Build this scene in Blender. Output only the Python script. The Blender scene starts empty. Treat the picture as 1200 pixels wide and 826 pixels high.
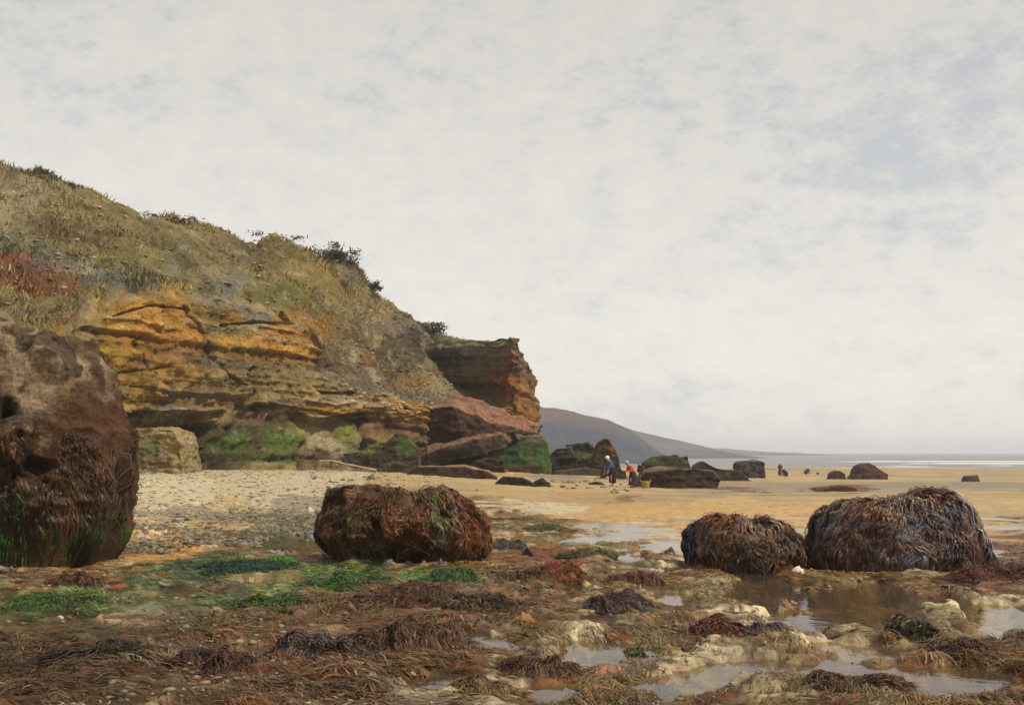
import bpy, bmesh, math, random
import numpy as np
random.seed(7); RNG = np.random.default_rng(7)
F = 1287.0; HC = 2.0; U0 = 600.0; V0 = 530.0      # lens in reference pixels, eye height, principal column, horizon row
scene = bpy.context.scene
COL = scene.collection

# ------------------------------------------------------------------ noise
def _hash(ix, iy, iz, seed):
    h = (ix * 374761393 + iy * 668265263 + iz * 2147483647 + seed * 1274126177) & 0xffffffff
    h = ((h ^ (h >> 13)) * 1274126177) & 0xffffffff
    h = ((h ^ (h >> 16)) * 2246822519) & 0xffffffff
    return ((h ^ (h >> 15)) & 0xffff) / 65535.0
def vnoise(x, y, z, seed=0):
    x = np.asarray(x, float); y = np.asarray(y, float) + 0 * x; z = np.asarray(z, float) + 0 * x
    ix = np.floor(x).astype(np.int64); iy = np.floor(y).astype(np.int64); iz = np.floor(z).astype(np.int64)
    fx = x - ix; fy = y - iy; fz = z - iz
    fx = fx * fx * fx * (fx * (fx * 6 - 15) + 10); fy = fy * fy * fy * (fy * (fy * 6 - 15) + 10); fz = fz * fz * fz * (fz * (fz * 6 - 15) + 10)
    def c(a, b, d): return _hash(ix + a, iy + b, iz + d, seed)
    x00 = c(0,0,0) * (1 - fx) + c(1,0,0) * fx; x10 = c(0,1,0) * (1 - fx) + c(1,1,0) * fx
    x01 = c(0,0,1) * (1 - fx) + c(1,0,1) * fx; x11 = c(0,1,1) * (1 - fx) + c(1,1,1) * fx
    y0 = x00 * (1 - fy) + x10 * fy; y1 = x01 * (1 - fy) + x11 * fy
    return (y0 * (1 - fz) + y1 * fz) * 2 - 1
def fbm(x, y, z=0.0, oct=4, seed=0, gain=0.5):
    s = 0; a = 1.0; t = 0
    for o in range(oct):
        k = 2.03 ** o
        s = s + a * vnoise(np.asarray(x) * k + 7.3 * o, np.asarray(y) * k + 3.1 * o, np.asarray(z) * k + 5.7 * o, seed + o)
        t += a; a *= gain
    return s / t * 1.5
def ridged(x, y, z=0.0, oct=4, seed=0):
    s = 0; a = 1.0; t = 0
    for o in range(oct):
        k = 2.1 ** o
        s = s + a * (1 - np.abs(vnoise(np.asarray(x) * k, np.asarray(y) * k + 9.1 * o, np.asarray(z) * k, seed + o)) * 2)
        t += a; a *= 0.5
    return s / t
def cells(x, y, size, seed=0, warp=.35):
    """broken-rock cells: distance to the nearest seed, gap to the second nearest, and a random number per cell"""
    x = np.asarray(x, float) / size; y = np.asarray(y, float) / size
    x, y = x + warp * fbm(x * 1.1, y * 1.1, seed, 3, seed), y + warp * fbm(x * 1.1, y * 1.1, seed + 4.4, 3, seed + 1)
    ix = np.floor(x).astype(np.int64); iy = np.floor(y).astype(np.int64); z = np.zeros_like(ix)
    f1 = np.full(x.shape, 9.); f2 = np.full(x.shape, 9.); cid = np.zeros(x.shape)
    for a in (-1, 0, 1):
        for b in (-1, 0, 1):
            hx = _hash(ix + a, iy + b, z, seed + 50); hy = _hash(ix + a, iy + b, z + 1, seed + 60); hc = _hash(ix + a, iy + b, z + 2, seed + 70)
            d = np.hypot(ix + a + hx - x, iy + b + hy - y)
            n = d < f1; f2 = np.where(n, f1, np.minimum(f2, d)); cid = np.where(n, hc, cid); f1 = np.where(n, d, f1)
    return f1, f2 - f1, cid
def sstep(a, b, x):
    t = np.clip((x - a) / (b - a), 0, 1); return t * t * (3 - 2 * t)
def interp(x, pts):
    return np.interp(x, [p[0] for p in pts], [p[1] for p in pts])
def rgb(r, g, b):                                   # sRGB 0-255 -> linear
    f = lambda c: (c / 255 / 12.92) if c / 255 <= 0.04045 else ((c / 255 + 0.055) / 1.055) ** 2.4
    return np.array([f(r), f(g), f(b)])
def W(u, v, d):                                     # the point d metres ahead seen at reference pixel (u, v)
    return np.array([(u - U0) / F * d, d, HC - (v - V0) / F * d])

# ------------------------------------------------------------------ object helpers
def tag(o, label=None, cat=None, group=None, kind=None):
    if label: o['label'] = label
    if cat: o['category'] = cat
    if group: o['group'] = group
    if kind or cat: o['kind'] = kind or 'thing'
    return o
def mesh_np(name, co, faces, mat, cols=None, smooth=True, parent=None):
    """co (N,3); faces (M,k) int array or list of lists; cols (N,3) albedo per point"""
    me = bpy.data.meshes.new(name)
    co = np.ascontiguousarray(co, dtype=np.float32)
    faces = np.asarray(faces, dtype=np.int32); k = faces.shape[1]
    me.vertices.add(len(co)); me.vertices.foreach_set('co', co.ravel())
    me.loops.add(faces.size); me.loops.foreach_set('vertex_index', faces.ravel())
    me.polygons.add(len(faces))
    me.polygons.foreach_set('loop_start', np.arange(0, faces.size, k, dtype=np.int32))
    try: me.polygons.foreach_set('loop_total', np.full(len(faces), k, dtype=np.int32))
    except Exception: pass
    me.update(calc_edges=True)
    me.validate()
    if cols is not None: set_cols(me, cols)
    me.polygons.foreach_set('use_smooth', np.full(len(me.polygons), smooth))
    return link(name, me, mat, parent)
def set_cols(me, cols):
    at = me.attributes.new('col', 'FLOAT_COLOR', 'POINT')
    c = np.ones((len(me.vertices), 4), dtype=np.float32); c[:, :3] = np.clip(cols, 0, 1)
    at.data.foreach_set('color', c.ravel())
def link(name, me, mat, parent=None):
    o = bpy.data.objects.new(name, me); COL.objects.link(o)
    if mat: me.materials.append(mat)
    if parent: o.parent = parent
    return o
def grid_faces(nr, nc, wrap=False):
    i = np.arange(nr - 1)[:, None]; j = np.arange(nc if wrap else nc - 1)[None, :]
    a = i * nc + j; b = i * nc + (j + 1) % nc
    return np.stack([a, b, b + nc, a + nc], -1).reshape(-1, 4)
def ribbons(name, P, side, width, cols, mat, parent=None, taper=True):
    """P (N,K,3) centre lines, side (N,K,3) or (N,1,3), width (N,), cols (N,3) -> one mesh of tapered ribbons"""
    N, K, _ = P.shape
    t = np.linspace(0, 1, K)
    w = (np.sqrt(np.clip(1 - t, 0.02, 1)) * (0.55 + 0.45 * np.sin(np.pi * np.clip(t + .25, 0, 1)))) if taper else np.ones(K)
    off = side * (width[:, None] * w[None, :] * 0.5)[..., None]
    co = np.stack([P - off, P + off], 2).reshape(-1, 3)
    base = (np.arange(N) * K * 2)[:, None] + (np.arange(K - 1) * 2)[None, :]
    f = np.stack([base, base + 1, base + 3, base + 2], -1).reshape(-1, 4)
    c = np.repeat(cols, K * 2, axis=0)
    return mesh_np(name, co, f, mat, c, True, parent)
def norm(a):
    return a / np.maximum(np.linalg.norm(a, axis=-1, keepdims=True), 1e-9)
def bake(o):
    dg = bpy.context.evaluated_depsgraph_get(); dg.update()
    me = bpy.data.meshes.new_from_object(o.evaluated_get(dg))
    old = o.data; bpy.data.objects.remove(o); 
    if old.users == 0: bpy.data.meshes.remove(old)
    return me

# ------------------------------------------------------------------ materials
def mat_attr(name, rough=0.8, bump=0.3, scale=6.0, var=0.35, spec=0.4, fine=None, coat=0.0, dist=0.05, tint=None, rvar=0.15, translucent=False):
    """base colour from the 'col' attribute broken up by world-space noise, bumped, slightly varied in gloss"""
    m = bpy.data.materials.new(name); m.use_nodes = True
    nt = m.node_tree; nt.nodes.clear(); N = nt.nodes.new; L = nt.links.new
    out = N('ShaderNodeOutputMaterial'); bs = N('ShaderNodeBsdfPrincipled'); L(bs.outputs[0], out.inputs[0])
    at = N('ShaderNodeAttribute'); at.attribute_name = 'col'
    geo = N('ShaderNodeNewGeometry')
    n1 = N('ShaderNodeTexNoise'); n1.inputs['Scale'].default_value = scale; n1.inputs['Detail'].default_value = 8; n1.inputs['Roughness'].default_value = 0.65
    L(geo.outputs['Position'], n1.inputs['Vector'])
    mr = N('ShaderNodeMapRange'); mr.inputs[1].default_value = 0.66; mr.inputs[2].default_value = 1.34
    mr.inputs[3].default_value = 1 - var; mr.inputs[4].default_value = 1 + var
    mx = N('ShaderNodeVectorMath'); mx.operation = 'SCALE'
    L(at.outputs['Color'], mx.inputs[0]); L(mr.outputs[0], mx.inputs['Scale']); L(mx.outputs[0], bs.inputs['Base Color'])
    n2 = N('ShaderNodeTexNoise'); n2.inputs['Scale'].default_value = fine or scale * 4; n2.inputs['Detail'].default_value = 6; n2.inputs['Roughness'].default_value = 0.7
    L(geo.outputs['Position'], n2.inputs['Vector'])
    ad = N('ShaderNodeMath'); ad.operation = 'ADD'; L(n1.outputs[0], ad.inputs[0]); L(n2.outputs[0], ad.inputs[1]); L(ad.outputs[0], mr.inputs[0])
    bp = N('ShaderNodeBump'); bp.inputs['Strength'].default_value = bump; bp.inputs['Distance'].default_value = dist
    L(ad.outputs[0], bp.inputs['Height']); L(bp.outputs[0], bs.inputs['Normal'])
    r = N('ShaderNodeMapRange'); r.inputs[1].default_value = 0.3; r.inputs[2].default_value = 0.7
    r.inputs[3].default_value = max(rough - rvar, .05); r.inputs[4].default_value = min(rough + rvar, 1); L(n2.outputs[0], r.inputs[0]); L(r.outputs[0], bs.inputs['Roughness'])
    bs.inputs['Specular IOR Level'].default_value = spec
    bs.inputs['Coat Weight'].default_value = coat; bs.inputs['Coat Roughness'].default_value = 0.25
    return m
def mat_plain(name, c, rough=0.8, spec=0.3, scale=20, var=.2):
    m = mat_attr(name, rough, .2, scale, var, spec)
    nt = m.node_tree
    at = [n for n in nt.nodes if n.type == 'ATTRIBUTE'][0]
    v = nt.nodes.new('ShaderNodeRGB'); v.outputs[0].default_value = (*c, 1)
    to = at.outputs['Color'].links[0].to_socket; nt.links.new(v.outputs[0], to); nt.nodes.remove(at)
    return m
M_GROUND = mat_attr('wet_beach', .66, .7, 6, .5, .2, 45, dist=.03)
M_CLIFF = mat_attr('weathered_cliff', .92, 1.0, 1.6, .55, .12, 8, dist=.4)
M_ROCK = mat_attr('beach_rock', .82, 1.0, 3.2, .6, .25, 15, dist=.12)
M_WET = mat_attr('wet_rock', .55, .9, 5, .5, .3, 25, dist=.06)
M_WEED = mat_attr('wet_seaweed', .42, .3, 14, .35, .2, 60, dist=.01)
M_GRASS = mat_attr('cliff_grass', .9, .0, 2, .35, .1, 8)
M_STONE = mat_attr('pebbles', .7, .3, 9, .3, .35, 40, dist=.02)
M_HILL = mat_attr('far_hill', .95, .5, .03, .35, .1, .2, dist=3)

# ------------------------------------------------------------------ patches of ground colour
def patches(u, v, col, lst, px=1.0, py=1.0, seed=3, jitter=0.5, edge=1.25):
    """lay soft-edged, noise-warped patches of albedo; (u, v) say where, lst rows: u, v, ru, rv, colour, opacity"""
    n = fbm(u * .05 * px, v * .08 * py, 0, 4, seed); n2 = fbm(u * .013 * px, v * .02 * py, 2.2, 3, seed + 9)
    for (pu, pv, ru, rv, c, op) in lst:
        d = ((u - pu) / ru) ** 2 + ((v - pv) / rv) ** 2
        m = sstep(edge, 2 - edge, np.sqrt(d) + jitter * n + .35 * n2) * op
        col = col * (1 - m[..., None]) + np.asarray(c) * m[..., None]
    return col

# ------------------------------------------------------------------ ground heights
LN = np.array([0.863, -0.506])
def cliff_dist(x, y): return (x + 26.6) * LN[0] + (y - 38) * (LN[1])
def uv_flat(x, y):
    yy = np.maximum(y, 3.0)
    return U0 + F * x / yy, V0 + F * HC / yy
FG_EDGE = [(-400,640),(0,640),(130,652),(300,628),(380,604),(560,584),(620,596),(700,618),(780,640),(830,662),(960,672),(1140,668),(1170,640),(1200,628),(1700,610)]
POOLS = [  # u, v, ru, rv, depth
 (800,800,70,14,.12),(880,782,60,13,.12),(700,768,60,16,.12),(520,800,60,10,.12),(1000,760,80,16,.12),(985,785,60,10,.1),(905,693,56,20,.22),(1000,705,80,24,.22),(1160,730,50,24,.17),
 (940,730,60,12,.15),(640,812,60,12,.15),(1090,800,110,22,.17),(735,655,36,7,.10),(790,640,34,7,.10),(700,632,50,7,.09),(600,606,45,5,.08),(375,722,32,8,.14),
 (345,640,36,12,.14),(560,752,30,12,.12),(840,735,40,10,.13),(780,700,26,10,.12),(690,690,36,8,.10),(1100,705,40,8,.12),(330,683,40,6,.1),(205,694,60,6,.1),(660,655,36,6,.09)]
def pool_mask(x, y):
    u, v = uv_flat(x, y)
    n = fbm(x * 1.3, y * .8, .5, 4, 21) * 1.2; n2 = fbm(x * 3.1, y * 2.0, .5, 3, 31) * 1.5
    m = np.zeros_like(u)
    for (pu, pv, ru, rv, dp) in POOLS:
        d = np.sqrt(((u - pu) / ru) ** 2 + ((v - pv) / rv) ** 2)
        m = np.maximum(m, sstep(1.25, .6, d + .55 * n + .22 * n2) * dp)
    return m
def fg_mask(x, y):
    u, v = uv_flat(x, y)
    vb = interp(u, FG_EDGE)
    n = fbm(x * .5, y * .5, 0, 4, 5)
    return sstep(-.12, .12, (v - vb) / (np.maximum(v, 540) - V0) + .16 * n)
def gz(x, y, detail=True):
    x = np.asarray(x, float); y = np.asarray(y, float)
    r = np.hypot(x, y)
    z = -interp(r, [(0,0),(72,0),(147,1.2),(260,1.47),(420,4),(9000,5)])
    s = cliff_dist(x, y); along = (x + 26.6) * .506 + (y - 38) * .863
    hb = interp(along, [(-60,1.3),(0,1.15),(25,1.0),(44,.75),(56,.35),(75,.15)])
    z = z + hb * sstep(23, 0, s) * sstep(-200, -20, along + 0 * x + 100)
    if detail:
        n = fbm(x * .35, y * .35, 1.0, 3, 2)
        z = z + .05 * n * sstep(3, 8, r) * sstep(200, 60, r)
        fg = fg_mask(x, y)
        b = ridged(x * 1.6, y * 1.6, .3, 4, 12); b2 = fbm(x * .8, y * .8, .3, 4, 15)
        z = z + fg * (.035 + .035 * b + .045 * b2 * (y < 30))
        k1, g1, c1 = cells(x, y, .62, 3); k2, g2, c2 = cells(x, y, .21, 7)
        near = fg * sstep(45, 22, y)
        z = z + near * (c1 ** 2 * .065 * sstep(0, .35, g1) + (c2 * .035) * sstep(0, .4, g2) - .03)
        z = z - pool_mask(x, y) * (.5 + .9 * fg)
        sh = sstep(24, 16, s) * sstep(30, 10, s - 22 + 22)
        z = z + sh * .05 * fbm(x * 2.5, y * 2.5, .3, 3, 41)
    return z
def hit(u, v, up=0.0):
    """where the sight line through reference pixel (u, v) meets the ground"""
    ys = np.geomspace(6, 900, 1500); xs = (u - U0) / F * ys
    g = gz(xs, ys, False); ray = HC - (v - V0) / F * ys
    k = np.argmax(ray <= g) if np.any(ray <= g) else len(ys) - 1
    y = ys[k]; x = xs[k]
    return np.array([x, y, float(gz(np.array([x]), np.array([y]), True)[0]) + up])

# ------------------------------------------------------------------ ground sheet
SAND = np.array([.365, .255, .118]); BROWN = np.array([.080, .036, .013]); RUST = np.array([.130, .040, .012]); OLIVE = np.array([.092, .080, .026])
GREEN = np.array([.045, .105, .018]); DGREEN = np.array([.014, .058, .022]); DARK = np.array([.030, .020, .013]); TAN = np.array([.30, .215, .11]); GREY = np.array([.17, .15, .12]); CREAM = np.array([.50, .43, .29])
PURP = np.array([.115, .075, .065])
GP = [
 # far sands
 (1050,572,230,6,GREY*1.2,.7),(1130,563,120,4,GREY,.8),(900,566,120,4,TAN*.8,.7),(680,556,90,8,GREY*.9,.7),(640,563,60,8,GREY,.6),(690,583,60,2.5,BROWN*2,.8),(980,573,45,5,RUST*.9,.9),(870,574,30,2,RUST,.9),
 (920,592,30,1.5,RUST,.8),(850,592,25,1.5,RUST,.7),(1190,608,40,3,DARK*2,.8),(1100,545,300,3,TAN,.6),(770,613,18,2,DARK,.8),(1000,603,60,3,RUST*2.2,.5),(1050,590,200,8,SAND*1.1,.5),
 (760,600,90,10,np.array([.42,.25,.08]),.6),(900,605,120,16,np.array([.44,.28,.10]),.5),(640,580,90,7,np.array([.36,.25,.11]),.6),
 # shingle, then the ochre runnel below it
 (420,562,90,14,TAN*1.05,.8),(300,580,140,28,CREAM*.8,.85),(190,590,80,35,CREAM*.85,.85),(330,560,60,10,np.array([.26,.22,.17]),.6),(310,553,40,5,np.array([.20,.15,.18]),.6),(230,558,70,8,np.array([.42,.25,.07]),.7),
 (260,612,110,7,GREY*.8,.7),(360,605,50,14,GREY*.9,.7),(195,640,75,16,np.array([.36,.20,.055]),.95),(300,635,40,10,GREY*.6,.7),(335,632,80,15,np.array([.09,.11,.15]),.9),(330,615,60,7,OLIVE,.8),(375,640,20,12,np.array([.22,.12,.06]),.5),
 # right-hand edge of the weed platform, its cream patches painting wet sky sheen
 (620,596,70,7,CREAM*.9,.75),(720,626,70,9,CREAM*.85,.7),(800,648,45,10,CREAM,.75),(560,640,30,20,TAN*.7,.6),(620,620,60,10,OLIVE*1.3,.6),(700,640,60,12,OLIVE*1.2,.7),
 (1175,655,50,24,np.array([.13,.058,.045]),.9),(1120,690,90,12,np.array([.13,.062,.045]),.75),(640,665,50,14,RUST*1.2,.7),(668,668,22,6,np.array([.30,.07,.035]),.8),
 # green algae on the left
 (60,706,150,22,GREEN*1.0,1),(150,716,120,10,GREEN*.8,.9),(190,697,150,9,GREEN,.95),(330,690,150,10,GREEN*1.1,.95),(420,672,110,8,DGREEN*1.5,.9),(260,676,110,9,DGREEN*1.5,.95),(200,700,60,8,GREEN*.9,.9),(430,676,70,8,GREEN*1.2,.9),(30,690,60,8,OLIVE,.8),(230,672,60,12,DGREEN*1.2,.9),(445,690,90,16,GREEN*.8,.9),(350,698,90,12,DGREEN*1.7,.85),(310,712,80,9,GREEN*.8,.8),(130,690,40,8,GREEN*1.2,.8),(275,664,75,13,DGREEN,.95),(325,659,26,6,GREEN*1.5,.9),(400,688,110,17,GREEN,.9),(330,705,90,10,GREEN*1.05,.75),(480,682,60,12,DGREEN*1.6,.8),(520,678,50,9,GREEN*1.4,.7),(240,708,40,9,DGREEN*1.4,.6),
 (270,688,60,9,PURP,.7),(310,678,40,8,TAN*.7,.7),(190,712,80,8,GREY*.7,.6),(120,725,80,8,GREY*.7,.6),(210,738,60,8,np.array([.15,.085,.03]),.7),(280,742,60,12,OLIVE*.9,.7),(345,735,30,8,CREAM*.7,.6),(370,722,34,8,np.array([.30,.31,.30]),.8),(275,742,20,5,np.array([.20,.05,.03]),.5),
 # the dark weed in front
 (120,770,170,30,DARK*.9,.95),(60,740,80,25,OLIVE*.45,.8),(90,805,140,22,np.array([.05,.033,.018]),.85),(280,775,110,34,DARK*1.1,.85),(400,770,130,40,BROWN*.9,.8),(430,740,140,40,BROWN*1.15,.85),(350,790,120,30,np.array([.105,.056,.034]),.8),(560,720,70,24,BROWN,.8),(450,700,60,12,RUST*.9,.7),(500,660,40,10,BROWN,.6),
 (480,730,40,14,np.array([.15,.11,.06]),.5),(560,690,50,12,DARK*1.4,.6),(590,700,30,10,np.array([.14,.09,.035]),.7),
 # pool floors painted with sky glare and boulder reflections, and weedy islands on the right
 (700,768,70,18,CREAM,.9),(520,800,70,16,CREAM*.8,.85),(850,790,110,26,CREAM*.75,.85),(1000,765,110,30,np.array([.26,.20,.11]),.8),(1160,730,50,24,CREAM*.9,.9),(905,693,60,20,np.array([.10,.055,.014]),.95),(1000,705,80,24,np.array([.085,.055,.018]),.95),
 (870,735,60,12,CREAM*.95,.9),(800,778,60,14,CREAM*.95,.9),(560,790,60,10,CREAM*.9,.9),(690,762,60,16,CREAM,.9),(1150,725,60,16,CREAM*.95,.9),(960,750,60,12,CREAM*.85,.85),(820,690,40,8,CREAM*.9,.85),(1060,812,70,8,CREAM*.85,.85),(740,740,30,6,CREAM*.9,.8),
 (740,775,70,26,OLIVE*1.1,.75),(760,735,45,12,OLIVE*1.3,.7),(640,770,45,16,BROWN*.9,.8),(620,745,50,10,OLIVE,.6),(800,690,60,12,OLIVE*1.1,.6),(890,762,50,12,OLIVE,.8),(840,742,40,10,RUST*.9,.8),(900,745,40,10,PURP*.8,.7),
 (1085,740,50,16,OLIVE*.8,.7),(1120,770,70,16,BROWN*1.1,.75),(1000,800,80,10,BROWN*1.2,.6),(940,790,60,10,BROWN*.9,.7),(1160,800,60,14,BROWN*1.3,.7),(1070,700,60,10,np.array([.13,.08,.05]),.7),(860,665,40,8,np.array([.16,.08,.055]),.7),
]
def ground_color(x, y):
    u, v = uv_flat(x, y)
    wu = 14 * fbm(x * .9, y * .9, .2, 4, 51) * (v - V0) / 150; wv = .10 * fbm(x * .9, y * .9, 7.2, 4, 61) * (v - V0)
    n = fbm(x * .25, y * .12, 0, 5, 71); n2 = fbm(x * 1.7, y * 1.2, 0, 5, 81); n3 = fbm(x * .9, y * .7, 3, 4, 91)
    col = SAND * (1 + .12 * n + .12 * n2)[..., None]
    st = fbm(x * .035, y * .22, 0, 5, 73); wetb = sstep(.12, .6, st) * sstep(30, 60, y) * .75 + sstep(.1, .5, fbm(x * .02, y * .12, 4, 4, 75)) * sstep(70, 100, y) * .45 * sstep(5, 30, x)
    col = col * (1 - wetb[..., None]) + np.array([.20, .155, .095]) * wetb[..., None]
    pl = sstep(.3, .65, fbm(x * .05, y * .3, 8, 5, 77)) * sstep(30, 60, y); col = col * (1 + .3 * pl)[..., None]
    fg = fg_mask(x, y)[..., None]
    base = BROWN * 1.1 + (OLIVE - BROWN) * sstep(-.1, .6, n3)[..., None]
    base = base + (TAN * .75 - base) * (sstep(.25, .7, n2) * .7)[..., None]
    base = base + (RUST - base) * (sstep(.2, .6, fbm(x * .6, y * .6, 9, 4, 95)) * .6)[..., None]
    base = base + (DARK - base) * (sstep(.1, .6, fbm(x * 1.2, y * .9, 5, 4, 99)) * .55)[..., None]
    k1, g1, c1 = cells(x, y, .62, 3); k2, g2, c2 = cells(x, y, .21, 7)
    PAL = np.array([DARK, BROWN, BROWN * 1.4, RUST, OLIVE, BROWN * .7, OLIVE * 1.3, TAN * .8, RUST * 1.5, GREY * 1.3, CREAM * .8, OLIVE * .8])
    i1 = np.clip(((c1 * .8 + .25 * (n3 + .3)) * 12).astype(int), 0, 11); i2 = (c2 * 11.99).astype(int)
    cc = PAL[i1] * .6 + PAL[i2] * .4
    base = base * .4 + cc * .75
    col = col * (1 - fg) + base * fg
    jn = .5 * (c1 - .5) + .35 * (c2 - .5)
    col = patches(u + wu + 40 * jn * np.clip(v - 600, 0, 150) / 150, v + wv + 22 * jn * np.clip(v - 600, 0, 150) / 150, col, GP, .6, .6, 14, .45, 1.08)
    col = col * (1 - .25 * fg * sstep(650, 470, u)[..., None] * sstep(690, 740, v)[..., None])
    near = (fg[..., 0] * sstep(45, 22, y))
    col = col * (1 + near * (.9 * (c2 - .45) + .5 * (c1 - .45)))[..., None]
    col = col + (cc - col) * (near * .32)[..., None]
    lm = col.mean(-1, keepdims=True); col = np.where(fg > .3, np.clip(lm + (col - lm) * 1.04, .003, 1) * np.array([1.03, 1.0, .94]), col)
    # broken pale and dark flecks (shell, stranded weed) over everything
    fl = fbm(x * 5, y * 3, 1, 3, 111)
    col = col * (1 + .35 * np.clip(fl, -1, 1) * sstep(60, 20, np.hypot(x, y)))[..., None]
    return col

def build_ground():
    ang = np.concatenate([np.radians(np.linspace(-180, -52, 40)[:-1]), np.radians(np.linspace(-52, -29, 110)[:-1]), np.radians(np.linspace(-29, 29, 760)), np.radians(np.linspace(29, 52, 110)[1:]), np.radians(np.linspace(52, 180, 40)[1:-1])])
    rad = np.concatenate([[.4, 1.2, 2.5, 4, 5.2], np.geomspace(6.2, 34, 330), np.geomspace(34.3, 160, 170)[1:], np.geomspace(162, 6000, 70)[1:]])
    A, R = np.meshgrid(ang, rad)
    x = R * np.sin(A); y = R * np.cos(A)
    behind = y < 3
    z = gz(x, y)
    z[behind] = .03 * fbm(x[behind] * .6, y[behind] * .6, 0, 3, 8)
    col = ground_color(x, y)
    bcol = BROWN * 1.2 + (SAND * .6 - BROWN) * sstep(-.4, .6, fbm(x * .3, y * .3, 0, 4, 8))[..., None]
    k = sstep(2.0, 5.0, y)[..., None]
    col = bcol * (1 - k) + col * k
    co = np.stack([x, y, z], -1).reshape(-1, 3)
    nc = len(ang)
    f = grid_faces(len(rad), nc, True)[:, ::-1]
    # the little disc under the eye
    co = np.vstack([co, [[0, 0, 0]]]); c2 = np.vstack([col.reshape(-1, 3), [BROWN]])
    o = mesh_np('beach_ground', co, f, M_GROUND, c2)
    tag(o, kind='structure')
build_ground()

# ------------------------------------------------------------------ water
def mat_water(name, tint, bump=.08, scale=(6, 6, 6), rough=.03, murk=0.0, gain=1.0):
    m = bpy.data.materials.new(name); m.use_nodes = True
    nt = m.node_tree; nt.nodes.clear(); N = nt.nodes.new; L = nt.links.new
    out = N('ShaderNodeOutputMaterial'); geo = N('ShaderNodeNewGeometry')
    mp = N('ShaderNodeMapping'); mp.inputs['Scale'].default_value = scale; L(geo.outputs['Position'], mp.inputs[0])
    n = N('ShaderNodeTexNoise'); n.inputs['Scale'].default_value = 1; n.inputs['Detail'].default_value = 5; L(mp.outputs[0], n.inputs['Vector'])
    bp = N('ShaderNodeBump'); bp.inputs['Strength'].default_value = bump; bp.inputs['Distance'].default_value = .05; L(n.outputs[0], bp.inputs['Height'])
    gl = N('ShaderNodeBsdfGlossy'); gl.inputs['Roughness'].default_value = rough; L(bp.outputs[0], gl.inputs['Normal'])
    tr = N('ShaderNodeBsdfTransparent'); tr.inputs[0].default_value = (*tint, 1)
    df = N('ShaderNodeBsdfDiffuse'); df.inputs[0].default_value = (*tint, 1)
    mm = N('ShaderNodeMixShader'); mm.inputs[0].default_value = murk; L(tr.outputs[0], mm.inputs[1]); L(df.outputs[0], mm.inputs[2])
    fr0 = N('ShaderNodeFresnel'); fr0.inputs['IOR'].default_value = 1.33; L(bp.outputs[0], fr0.inputs['Normal'])
    fr = N('ShaderNodeMath'); fr.operation = 'MULTIPLY'; L(fr0.outputs[0], fr.inputs[0]); fr.inputs[1].default_value = gain
    mx = N('ShaderNodeMixShader'); L(fr.outputs[0], mx.inputs[0]); L(mm.outputs[0], mx.inputs[1]); L(gl.outputs[0], mx.inputs[2]); L(mx.outputs[0], out.inputs[0])
    return m
def build_water():
    M = mat_water('pool_water', (.78, .68, .48), .10, (4, 4, 4), .03, .05)
    nx, ny = 60, 50
    x, y = np.meshgrid(np.linspace(-12.5, 15, nx), np.linspace(6.3, 34, ny))
    co = np.stack([x, y, np.full_like(x, -.012)], -1).reshape(-1, 3)
    tag(mesh_np('pool_water', co, grid_faces(ny, nx), M), kind='structure')
    MS = mat_water('sea_water', (.17, .18, .20), .5, (.25, .06, .1), .25, .95, .35)
    x, y = np.meshgrid(np.concatenate([np.linspace(-3500, -400, 12), np.linspace(-300, 900, 30), np.linspace(1000, 4500, 14)]), np.geomspace(150, 5600, 60))
    co = np.stack([x, y, np.full_like(x, -1.45)], -1).reshape(-1, 3)
    tag(mesh_np('sea_water', co, grid_faces(60, x.shape[1]), MS), kind='structure')
    # lines of surf: broken low white rolls
    P = []; fs = []; k = 0
    MF = mat_plain('surf_foam', (.62, .61, .58), .8)
    for (y0, x0, x1, w, hgt, sd) in [(246,62,300,3.2,.35,1),(258,70,330,2.5,.45,2),(285,90,380,3,.5,3),(330,60,460,3,.5,4),(400,110,520,4,.6,5),(236,95,260,2.2,.12,6)]:
        xs = np.linspace(x0, x1, 260); yc = y0 + 3 * fbm(xs * .02, 0, sd, 4, 3) - .03 * (xs - 80)
        br = sstep(-.25, .25, fbm(xs * .035, 1.7, sd, 4, 5)) * sstep(x0, x0 + 30, xs)
        prof = [(-.5, -.03), (-.2, .8), (.1, 1.0), (.35, .5), (.5, -.03)]
        rows = [np.stack([xs, yc + w * a * (0.2 + br), -1.44 + .6 * hgt * b * br], -1) for a, b in prof]
        g = np.stack(rows, 0).reshape(-1, 3); P.append(g); fs.append(grid_faces(5, 260) + k); k += len(g)
    tag(mesh_np('surf', np.vstack(P), np.vstack(fs), MF), kind='structure')
build_water()

# ------------------------------------------------------------------ cliff
D0 = [(-500,32),(-300,38),(0,46),(200,56),(450,72),(560,82),(640,90)]
SKY = [(-500,120),(-250,165),(-50,192),(0,200),(45,206),(75,216),(100,224),(130,238),(150,248),(170,261),(190,259),(215,264),(245,268),(262,276),(280,284),(300,290),(308,283),(322,279),(340,285),(360,293),(375,302),(400,305),(415,308),(425,322),(432,334),(442,348),(457,356),(470,366),(490,376),(505,384),(520,394),(560,402),(640,404)]
VO = [(-500,330),(-100,395),(30,402),(80,392),(105,376),(130,364),(160,354),(180,349),(215,352),(250,357),(290,360),(330,374),(355,388),(372,402),(388,428),(400,446),(420,458),(460,466),(520,474),(640,480)]
VM = [(-500,480),(0,480),(150,484),(200,486),(240,480),(300,472),(335,478),(355,486),(420,488),(480,490),(560,498),(640,500)]
VB = [(-500,580),(0,566),(150,560),(200,558),(250,555),(330,553),(380,548),(450,545),(560,552),(640,556)]
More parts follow.
